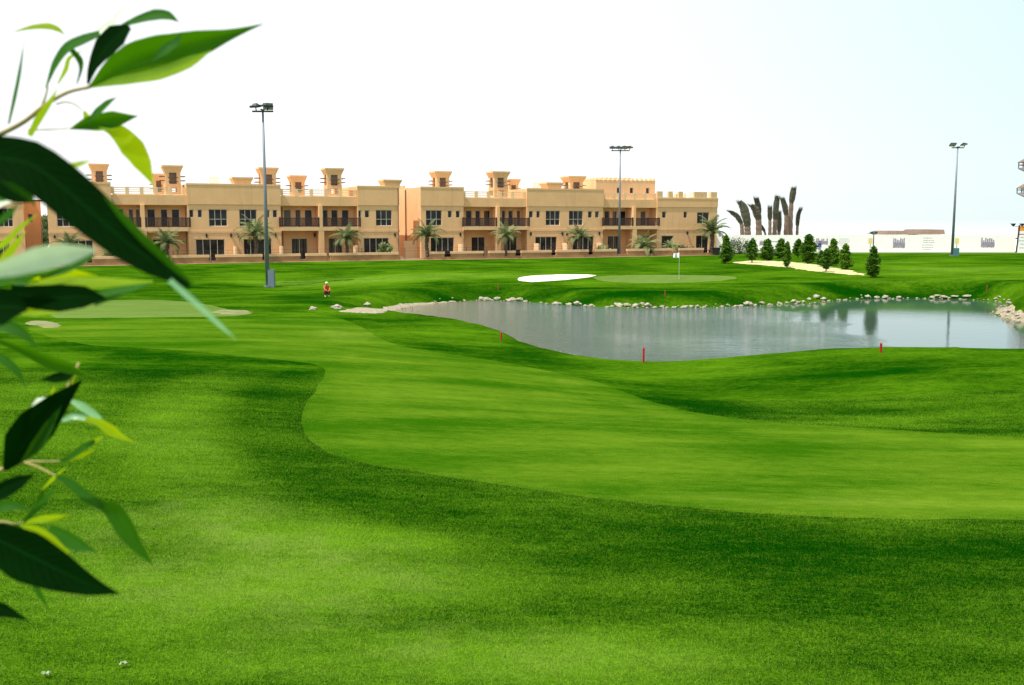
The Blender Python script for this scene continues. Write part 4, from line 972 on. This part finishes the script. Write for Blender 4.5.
# golf cart
def cart():
    g = ground(775, 258.5); root = empty('golf_cart', (g[0], g[1]+1, h1(g[0], g[1]+1)), R(-20)); tag(root, 'dark golf cart with a canopy parked among the young conifers', 'golf cart')
    b = MB(); b.box(-1.15,1.15,-.55,.55,.28,.62); b.add([(-1.2,-.5,.62),(-.6,-.5,.62),(-.6,.5,.62),(-1.2,.5,.62),(-1.1,-.45,.75),(-.7,-.5,1.0),(-.7,.5,1.0),(-1.1,.45,.75)], [(0,3,2,1),(4,5,6,7),(0,1,5,4),(1,2,6,5),(2,3,7,6),(3,0,4,7)]); b.build('body', M['black'], root)
    MB().box(.0,.55,-.5,.5,.62,.85).box(.5,.65,-.5,.5,.85,1.25).build('seat', M['roof_brown'], root)
    c = MB(); c.box(-.95,1.0,-.6,.6,1.85,1.92); c.build('canopy', M['metal'], root)
    p = MB()
    for s in (-.5,.5): p.tube([(-.75,s,.98),(-.6,s,1.85)], .03, 6); p.tube([(.8,s,.6),(.85,s,1.85)], .03, 6)
    p.build('canopy_post', M['black'], root)
    for x in (-.8,.75):
        for s in (-.52,.52): MB().tube([(x,s-.09,.23),(x,s+.09,.23)], .23, 16).build('wheel', M['tyre'], root)
cart()
def car():
    p = at_y(31, 252, 118); root = empty('parked_car', (p[0],118,0), R(15)); tag(root, 'white parked car in the gap between the two left villa blocks', 'car')
    prof = [(-2.2,.35),(-2.2,.8),(-1.5,.95),(-.9,1.42),(.6,1.45),(1.5,.98),(2.15,.85),(2.25,.4)]
    m = MB(); n = len(prof); m.add([(x,-.85,z) for x, z in prof]+[(x,.85,z) for x, z in prof], [tuple(range(n)), tuple(range(n,2*n))[::-1]]+[((i+1)%n, i, n+i, n+(i+1)%n) for i in range(n)]); m.build('body', M['car_paint'], root)
    MB().add([(-1.35,-.86,.98),(1.3,-.86,1.0),(.55,-.86,1.38),(-.85,-.86,1.36)], [(0,1,2,3)]).add([(-1.35,.86,.98),(1.3,.86,1.0),(.55,.86,1.38),(-.85,.86,1.36)], [(3,2,1,0)]).build('window', M['glass'], root)
    for x in (-1.4,1.4):
        for s in (-.8,.8): MB().tube([(x,s-.1,.32),(x,s+.1,.32)], .32, 18).build('wheel', M['tyre'], root)
car()
p = fw(S(716.5,-4.2,.4),-4.2); MB().frustum(0,0,.6,0,.8,.85).box(-.42,.42,-.42,.42,.85,.93).build('waste_bin', M['black'], loc=[float(c) for c in p]); tag(bpy.data.objects['waste_bin'], 'black waste bin at the right-hand corner of the villas', 'bin')
for i, (px, y, st) in enumerate(((447,-2.9,0),(553,-2.9,0),(590,-2.9,0),(518,-2.9,0),(705,-2.8,0),(649,-2.9,0))):
    s = S(px, y, .5); m = MB(); m.box(-.55,.55,-.3,.3,.55,.62)
    for a in (-.45,.45):
        for b in (-.22,.22): m.box(a-.04,a+.04,b-.04,b+.04,0,.55)
    m.box(-.55,.55,.3,.36,.0,.95)
    labs = ['dark terrace bench by the corner nearest the alley','dark terrace bench left of the third window pair','dark terrace bench right of the palm by the big windows','dark terrace bench below the middle balcony','dark terrace bench at the right-hand corner patio','dark terrace bench behind the pale bushy palm']
    o = m.build('terrace_bench', M['dark_wood']); o.location = [float(c) for c in fw(s, y, 0)]; o.rotation_euler = (0,0,RZ); tag(o, labs[i], 'bench', 'dark benches on the villa terraces')
for px, py, lab in ((124,668,'crumpled white paper scrap on the grass, right one'),(46,678,'crumpled pale paper scrap on the grass, left one')):
    g = ground(px, py); bm = bmesh.new(); bmesh.ops.create_grid(bm, x_segments=5, y_segments=4, size=.022)
    for v in bm.verts: v.co.z = .012+random.uniform(0,.02); v.co.x *= 1.3; v.co.y += random.uniform(-.008,.008)
    me = bpy.data.meshes.new('paper_scrap'); bm.to_mesh(me); bm.free(); me.materials.append(M['paper']); o = bpy.data.objects.new('paper_scrap', me); COL.objects.link(o); o.location = g+np.array([0,0,.02]); tag(o, lab, 'litter', 'paper scraps')
# ------------------------------------------------------------------ grass blades near the camera
def blades():
    N_ = 620000
    u = rng.random(N_); y = 5.2*(26/5.2)**(u**.9); x = rng.uniform(-.60,.60,N_)*y
    jx = rng.normal(0,.13,N_); jy = rng.normal(0,.13,N_); k = ~pip(x+jx, y+jy, FQ); 
    fair = ~k; keep = k | (rng.random(N_) < .55); x = x[keep]; y = y[keep]; fair = fair[keep]
    Q2 = np.roll(FQ, -1, 0); mid = (FQ+Q2)/2; ok = (mid[:,1] < 24) & (np.abs(mid[:,0]) < mid[:,1]*.62); seg = np.nonzero(ok)[0]
    e = rng.choice(seg, 9000); tt = rng.random(len(e))[:,None]; pe = FQ[e]*(1-tt)+Q2[e]*tt; nrm = (Q2[e]-FQ[e]); nrm = np.stack([nrm[:,1], -nrm[:,0]], 1); nrm /= np.linalg.norm(nrm, axis=1)[:,None]+1e-9
    of = rng.normal(0, .10, len(e)); pe = pe+nrm*of[:,None]; ins = pip(pe[:,0], pe[:,1], FQ); pe = pe[~ins]
    x = np.concatenate([x, pe[:,0]]); y = np.concatenate([y, pe[:,1]]); fair = np.concatenate([fair, np.zeros(len(pe), bool)])
    z = H(x, y)+np.where(fair, .010, 0); n = len(x); tall = np.ones(n); tall[-len(pe):] = 1.0
    sc = np.clip(y/9, .8, 2.2)
    hgt = np.where(fair, .010, .028)*rng.uniform(.5,1.4,n)*tall; wd = .0028*sc*rng.uniform(.7,1.3,n)
    a = rng.uniform(0,2*PI,n); lean = rng.uniform(.1,1.2,n); la = rng.uniform(0,2*PI,n)
    dx = np.cos(a)*wd; dy = np.sin(a)*wd
    tx = x+np.cos(la)*np.sin(lean)*hgt*1.2; ty = y+np.sin(la)*np.sin(lean)*hgt*1.2; tz = z+np.cos(lean)*hgt
    V = np.stack([np.stack([x-dx,y-dy,z-.002],1), np.stack([x+dx,y+dy,z-.002],1), np.stack([tx,ty,tz],1)],1).reshape(-1,3)
    me = bpy.data.meshes.new('grass'); me.vertices.add(3*n); me.vertices.foreach_set('co', V.ravel()); me.loops.add(3*n); me.loops.foreach_set('vertex_index', np.arange(3*n)); me.polygons.add(n)
    me.polygons.foreach_set('loop_start', np.arange(0,3*n,3)); me.polygons.foreach_set('loop_total', np.full(n,3)); me.update()
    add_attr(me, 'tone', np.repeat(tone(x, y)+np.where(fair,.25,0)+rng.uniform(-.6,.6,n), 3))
    m, nt, bs, out = newmat('grass_blades'); c, _ = grass_color(nt, (.001,.046,.0003), (.23,.41,.03), False)
    nt.links.new(c, bs.inputs['Base Color']); bs.inputs['Roughness'].default_value = .6; bs.inputs['Specular IOR Level'].default_value = .02
    tr = nt.nodes.new('ShaderNodeBsdfTranslucent'); nt.links.new(c, tr.inputs[0]); mx = nt.nodes.new('ShaderNodeMixShader'); mx.inputs[0].default_value = .4
    nt.links.new(bs.outputs[0], mx.inputs[1]); nt.links.new(tr.outputs[0], mx.inputs[2]); nt.links.new(mx.outputs[0], out.inputs[0])
    me.materials.append(m); o = bpy.data.objects.new('grass', me); COL.objects.link(o); tag(o, 'short mown grass blades covering the near slope', 'grass', kind='stuff')
blades()
# ------------------------------------------------------------------ foreground tree with leafy twigs
tb = np.array([-1.75, 1.15, h1(-1.75, 1.15)])
tree = empty('foreground_tree', tb); tag(tree, 'leafy willow-like tree whose out-of-focus branch tips enter at the left edge', 'tree')
def W2(p): return tuple(float(c) for c in (np.array(p)-tb))
MB().tube([W2(tb-np.array([0,0,.1])), W2(tb+np.array([.05,0,1.2])), W2(tb+np.array([0,.05,2.3])), W2(tb+np.array([.08,.02,3.0])), W2(tb+np.array([.05,0,3.7]))], [.13,.10,.085,.06,.02], 12).build('trunk', M['bark'], tree, smooth=True)
def catmull(P, n):
    P = [np.array(p, float) for p in P]; P = [2*P[0]-P[1]]+P+[2*P[-1]-P[-2]]; out = []; segs = len(P)-3
    for i in range(n+1):
        t = i/n*segs; k = min(int(t), segs-1); t -= k; a, b, c, d = P[k:k+4]
        out.append(.5*((2*b)+(-a+c)*t+(2*a-5*b+4*c-d)*t*t+(-a+3*b-3*c+d)*t**3))
    return out
def leaf(pts, w, dep, mat, tilt=20, fold=18, d1=None, prof='leaf', bend=0.0):
    d1 = dep if d1 is None else d1; n = 16; C = catmull(pts, n); mb = MB(); uv = []
    for i, c in enumerate(C):
        t = i/n; dd = dep+(d1-dep)*t+bend*math.sin(PI*t)
        tg = C[min(i+1,n)]-C[max(i-1,0)]; tg /= np.linalg.norm(tg)+1e-9; pr = np.array([-tg[1], tg[0]])
        if isinstance(w, (list, tuple)):
            ww = float(np.interp(t, np.linspace(0,1,len(w)), w))
        else: ww = w*(math.sin(PI*t**.8)**.85 if 0 < t < 1 else 0)*(1.02)
        ww = max(ww, .6)/2*dd/F; P = at_depth(c[0], c[1], dd)
        pv = RT*pr[0]-UP*pr[1]
        for j, q in enumerate((-1,-.55,0,.55,1)):
            ang = R(tilt+(fold if q > 0 else -fold)); ca = max(.3, math.cos(ang))
            off = pv*q*ww - FW*q*ww*math.tan(ang)*.9
            mb.v.append(W2(P+off)); uv.append((t, (q+1)/2))
    for i in range(n):
        for j in range(4): mb.f.append((i*5+j, i*5+j+1, i*5+j+6, i*5+j+5)); mb.m.append(0)
    o = mb.build('leaf', M[mat], tree, smooth=True)
    ul = o.data.uv_layers.new(name='UVMap'); 
    for l in o.data.loops: ul.data[l.index].uv = uv[l.vertex_index]
    return o
D_, G_, Y_, P_l = 'leaf_shaded', 'leaf_mid', 'leaf_sunlit', 'leaf_glare'
leaf([(88,88),(120,72),(150,60),(185,50),(225,37),(263,24)], [0,24,35,33,25,9,0], .95, G_, -20, 24)
leaf([(90,88),(125,79),(160,72),(190,62),(212,50)], [0,14,19,14,0], .945, Y_, 25, 8)  # separate yellow blade painting the sunlit lower half of the leaf above
leaf([(152,62),(165,50),(176,42),(181,34)], [0,12,9,2], .93, G_, 20, 10)
leaf([(88,84),(94,66),(106,48),(118,36),(130,27)], [3,12,26,27,6], .97, D_, 15, 15)
leaf([(112,30),(116,20),(122,13),(131,9)], [2,8,9,3], 1.0, P_l)
leaf([(122,26),(138,20),(155,15.5),(168,16),(179,22)], [4,9,13,10,0], 1.0, G_)
leaf([(46,88),(56,64),(68,48),(84,40),(100,34)], [2,10,14,13,8], 1.0, G_, 30, 15)
leaf([(80,40),(95,36),(108,26),(120,18)], [4,8,9,3], 1.02, P_l)
leaf([(72,50),(80,60),(81,70),(77,84)], [5,6,3,1], 1.0, G_)
leaf([(15,31.5),(32,27.5),(48,26.5),(58,29.5),(65,35)], [1,5,7,5,0], 1.05, Y_)
leaf([(9,124),(15,98),(20,72),(24,42)], [4,7,6,0], .95, G_, 40, 10)
leaf([(30,136),(40,118),(50,103),(58,88)], [7,10,7,0], .92, Y_)
leaf([(70,129),(90,124),(115,120),(138,116)], [1,13,16,0], 1.0, G_, -20, 20)
leaf([(84,111),(92,124),(102,126),(115,126)], [2,12,12,2], 1.01, Y_)
leaf([(86,122),(98,112),(108,103),(117,97)], [1,9,7,0], .99, G_)
leaf([(100,126),(118,132),(133,148),(143,164),(154,186)], [4,16,22,16,0], 1.0, Y_, 25, 10)
leaf([(-30,150),(0,158),(28,163),(54,180),(78,200),(102,221),(128,244),(158,264),(190,287)], [34,46,47,47,46,42,35,27,4], .62, D_, 15, 12)
leaf([(104,196),(122,216),(143,238),(168,261),(194,285)], [1,9,11,9,2], .615, G_, -40, 8)  # added strip, lighter green for the sunlit edge of the big leaf
leaf([(170,280),(188,296),(205,311),(220,325),(236,339)], [5,6,5,4,0], .61, 'leaf_silver')
leaf([(-20,160),(5,172),(22,186),(36,206)], [8,18,16,0], .63, G_, 30, 15)
leaf([(-14,172),(12,176),(34,172),(60,160)], [8,14,12,0], .68, G_, -20, 12)
leaf([(-20,228),(-2,222),(10,214),(18,204)], [10,12,9,0], .71, G_)
leaf([(-15,252),(5,243),(20,228),(38,214)], [6,8,6,0], .78, Y_, 20, 12)
leaf([(-15,286),(6,276),(24,270),(42,269)], [12,16,12,0], .77, G_, 15, 14)
leaf([(-12,322),(8,326),(24,334),(38,348)], [10,13,9,0], .82, G_, 20, 14)
leaf([(30,283),(52,276),(72,273),(98,276)], [4,8,8,0], .82, Y_, -20, 10)
leaf([(-15,352),(4,360),(18,372),(26,388)], [8,9,6,0], .96, G_, 20, 14)
leaf([(6,470),(14,452),(26,436),(44,428)], [3,7,6,0], .94, G_, 20, 14)
leaf([(-12,512),(4,506),(18,506),(32,512)], [8,10,7,0], .92, G_)
leaf([(44,488),(40,500),(34,512),(22,520)], [3,5,4,1], .96, G_)
leaf([(14,524),(30,536),(48,540),(74,538)], [3,7,7,0], .97, G_, -20, 12)
leaf([(58,84),(66,70),(70,58),(84,50)], [2,6,5,0], 1.03, Y_)
leaf([(-20,200),(5,192),(28,182),(50,184),(66,190)], [10,22,24,14,0], .70, G_)
leaf([(-25,176),(0,182),(18,196),(30,202)], [34,30,16,2], .66, D_)
leaf([(70,166),(80,164),(92,160)], [6,6,0], .70, Y_)
leaf([(-15,207),(5,200),(18,197),(28,193)], [14,12,8,0], .72, P_l)
leaf([(-15,218),(0,213),(6,206)], [6,8,1], .7, D_)
leaf([(-12,274),(15,267),(42,259),(68,254),(95,250)], [10,17,22,19,4], .52, P_l, -35, 12)
leaf([(-8,272),(6,258),(17,244),(26,230)], [5,12,9,0], .75, Y_)
leaf([(40,278),(65,270),(82,262),(95,255)], [4,8,8,2], .74, G_)
leaf([(20,290),(60,283),(100,283),(153,281.5)], [8,12,12,2], .80, Y_, 40, 8)
leaf([(95,300),(115,293),(135,287),(153,283)], [14,12,7,0], .81, G_, 40, 8)
leaf([(10,292),(35,297),(60,298),(85,297),(108,299)], [14,24,28,22,0], .78, D_, 10, 10)
leaf([(20,310),(38,309),(55,308),(74,306)], [10,15,13,0], .80, Y_)
leaf([(-25,312),(-5,308),(12,307),(28,309)], [34,42,36,3], .66, D_)
leaf([(15,281),(30,283),(45,288)], [8,12,5], .82, G_)
leaf([(-10,337),(20,349),(50,362),(70,368),(88,378)], [3,8,15,13,0], .90, G_, -30, 20)
leaf([(40,380),(54,378),(66,376),(74,373)], [0,9,11,3], .92, D_)
leaf([(82,380),(60,402),(40,424),(24,444),(5,470)], [1,20,34,32,4], .85, D_, 25, 18)
leaf([(62,405),(50,425),(38,445),(22,462)], [0,9,12,2], .845, G_)
leaf([(32,407),(39,401),(49,397.5)], [2,7,1], .87, P_l)
leaf([(70,400),(82,406),(94,414),(106,423)], [3,8,7,1], .95, 'leaf_silver')
leaf([(62,421),(74,416),(86,418)], [4,7,5], .93, 'leaf_silver')
leaf([(78,418),(98,422),(112,431),(122,437),(136,443)], [5,7,11,5,0], .93, Y_)
leaf([(60,462),(72,456),(84,447),(95,441)], [2,6,7,4], .95, G_)
leaf([(84,447),(95,441),(104,436)], [3,5,0], .95, Y_)
leaf([(70,461),(84,455),(94,450)], [1,5,2], .95, Y_)
leaf([(42,490),(52,480),(65,468)], [1,4,1], .95, Y_)
leaf([(56,475),(72,484),(88,497),(104,506)], [2,8,9,8], .88, G_, 30, 15)
leaf([(98,503),(116,512),(128,530),(138,546),(154,566)], [6,22,22,14,0], .88, G_, -15, 22)
leaf([(-12,498),(6,489),(20,482),(35,474)], [14,18,14,0], .80, D_)
leaf([(24,523),(34,511),(44,500),(58,486)], [2,8,7,0], .95, G_)
leaf([(24,523),(42,519),(56,518),(70,515)], [2,7,7,0], .96, Y_)
leaf([(20,525),(36,531),(50,542),(66,556)], [1,10,14,10], .90, Y_, 20, 10)
leaf([(50,527),(66,537),(80,545),(96,551)], [6,14,12,0], .92, G_)
leaf([(-30,530),(0,541),(30,556),(60,571),(90,585),(120,594)], [20,38,50,38,20,0], .72, D_, 12, 14)
leaf([(32,580),(40,594),(50,611)], [3,5,0], .95, G_)
leaf([(-14,606),(4,610),(30,621)], [12,13,0], .80, D_)
leaf([(72,384),(76,372),(80,362)], [1,4,1], .93, Y_); leaf([(50,396),(53,391),(55,386)], [1,3,1], .93, Y_)
def twig(pts, r, dep, label=None, d1=None):
    C = catmull(pts, 18); d1 = dep if d1 is None else d1
    P = [W2(at_depth(c[0], c[1], dep+(d1-dep)*i/18)) for i, c in enumerate(C)]
    return MB().tube(P, [r*dep/F*(1-.45*i/18) for i in range(19)], 7).build('twig', M['twig'], tree, smooth=True)
twig([(-120,190),(-40,150),(0,134),(25,121),(45,105),(68,92),(90,87)], 3.0, .95); twig([(40,110),(45,98),(48,86)], 1.4, .97); twig([(90,87),(88,86),(92,84)], 1.3, .95)
twig([(28,130),(50,129.5),(75,128)], .8, .97); twig([(56,104),(65,102),(74,104),(82,110)], .9, 1.0)
twig([(-120,540),(-40,490),(0,470),(22,461),(42,442),(56,420),(64,396),(72,378),(79,363)], 2.6, .93); twig([(22,461),(40,461.5),(60,461)], 1.2, .93); twig([(22,461),(40,468),(56,476)], 1.2, .92, d1=.88)
twig([(-120,560),(-40,525),(0,522),(14,524),(24,523)], 1.8, .93); twig([(-120,300),(-40,270),(-10,272),(10,268)], 1.6, .74); twig([(-120,330),(-50,300),(0,294),(25,293)], 1.6, .8); twig([(-120,170),(-60,150),(-28,148)], 2.2, .64)
twig([(-150,380),(-60,340),(-10,337)], 1.5, .9)
# limbs outside the frame that carry the twigs
lm = MB()
for px, py, dep in ((-120,190,.95),(-120,540,.93),(-120,560,.93),(-120,300,.74),(-120,330,.8),(-120,170,.64),(-150,380,.9)):
    e = at_depth(px, py, dep); s = np.array([-1.72, 1.14, e[2]-.15]); mid = (e+s)/2+np.array([0,0,.06])
    lm.tube([W2(s), W2(mid), W2(e)], [.03,.014,.004], 7)
rnd = random.Random(21); cen = []
for k in range(26):
    a = rnd.uniform(PI*.35, PI*1.75); z = tb[2]+rnd.uniform(1.0,3.1); r = rnd.uniform(.6,1.5); s = np.array([-1.7,1.15,z-.35]); e = np.array([-1.75+math.cos(a)*r, 1.15+math.sin(a)*r, z+.2])
    if e[0] > -.62*max(e[1],0)-.35: continue
    lm.tube([W2(s), W2((s+e)/2+np.array([0,0,.08])), W2(e)], [.03,.015,.005], 6); cen.append((s, e))
lm.build('limb', M['bark'], tree, smooth=True)
cm = MB()
for s, e in cen:
    for _ in range(70):
        t = rnd.uniform(.3,1.1); c = s+(e-s)*t+np.array([rnd.gauss(0,.14),rnd.gauss(0,.14),rnd.gauss(0,.14)])
        d = Vector((rnd.gauss(0,1),rnd.gauss(0,1),rnd.gauss(-.4,.5))).normalized(); n_ = d.cross(Vector((rnd.gauss(0,1),rnd.gauss(0,1),rnd.gauss(0,1)))).normalized(); L = rnd.uniform(.07,.12); w = L*.16
        if c[0] > -.75*max(c[1],0)-.42: continue
        c = Vector(W2(c)); cm.add([c, c+d*L*.4+n_*w, c+d*L, c+d*L*.4-n_*w], [(0,1,2,3)])
cm.build('crown', M['conifer'], tree)
# ------------------------------------------------------------------ camera, light, world
cam = bpy.data.cameras.new('camera'); co = bpy.data.objects.new('camera', cam); COL.objects.link(co); SC.camera = co
co.location = (0,0,4.4); co.rotation_euler = (R(90)-TH, 0, 0); cam.sensor_width = 36; cam.lens = F*36/1024; cam.clip_start = .05; cam.clip_end = 8000
cam.dof.use_dof = True; cam.dof.focus_distance = 70; cam.dof.aperture_fstop = 10
SD = Vector((-.80, -.60, 0)).normalized(); EL = R(64)
sv = Vector((SD.x*math.cos(EL), SD.y*math.cos(EL), math.sin(EL)))
sun = bpy.data.lights.new('sun', 'SUN'); sun.energy = 4.7; sun.angle = R(.53); sun.color = (1,.95,.87)
so = bpy.data.objects.new('sun', sun); COL.objects.link(so); so.rotation_euler = sv.to_track_quat('Z','Y').to_euler(); so.location = (0,0,30)
w = bpy.data.worlds.new('World'); SC.world = w; w.use_nodes = True; nt = w.node_tree; bg = nt.nodes['Background']
sky = nt.nodes.new('ShaderNodeTexSky'); sky.sky_type = 'NISHITA'; sky.sun_disc = False; sky.sun_elevation = EL; sky.sun_rotation = math.atan2(SD.x, SD.y)
sky.air_density = 1.0; sky.dust_density = 1.0; sky.ozone_density = 1.0; sky.altitude = 0
# bright hot-weather haze veil over the clear sky, a little bluer away from the sun
tc = nt.nodes.new('ShaderNodeTexCoord'); sp = nt.nodes.new('ShaderNodeSeparateXYZ'); nt.links.new(tc.outputs['Generated'], sp.inputs[0])
fx = maprange(nt, sp.outputs[0], .0, .50, 0, 1)
fz = maprange(nt, sp.outputs[2], -.01, .02, .75, 1)
veil = mixc(nt, math_n(nt, 'MULTIPLY', fx, fz), (6.6,6.6,6.5), (4.3,5.4,5.5))
vm = mixc(nt, .8, sky.outputs[0], veil)
nt.links.new(vm, bg.inputs[0]); bg.inputs[1].default_value = .15
vs = SC.view_settings; vs.view_transform = 'Standard'; vs.look = 'None'; vs.exposure = .34; vs.gamma = 1; vs.use_curve_mapping = False
SC.render.engine = 'CYCLES'
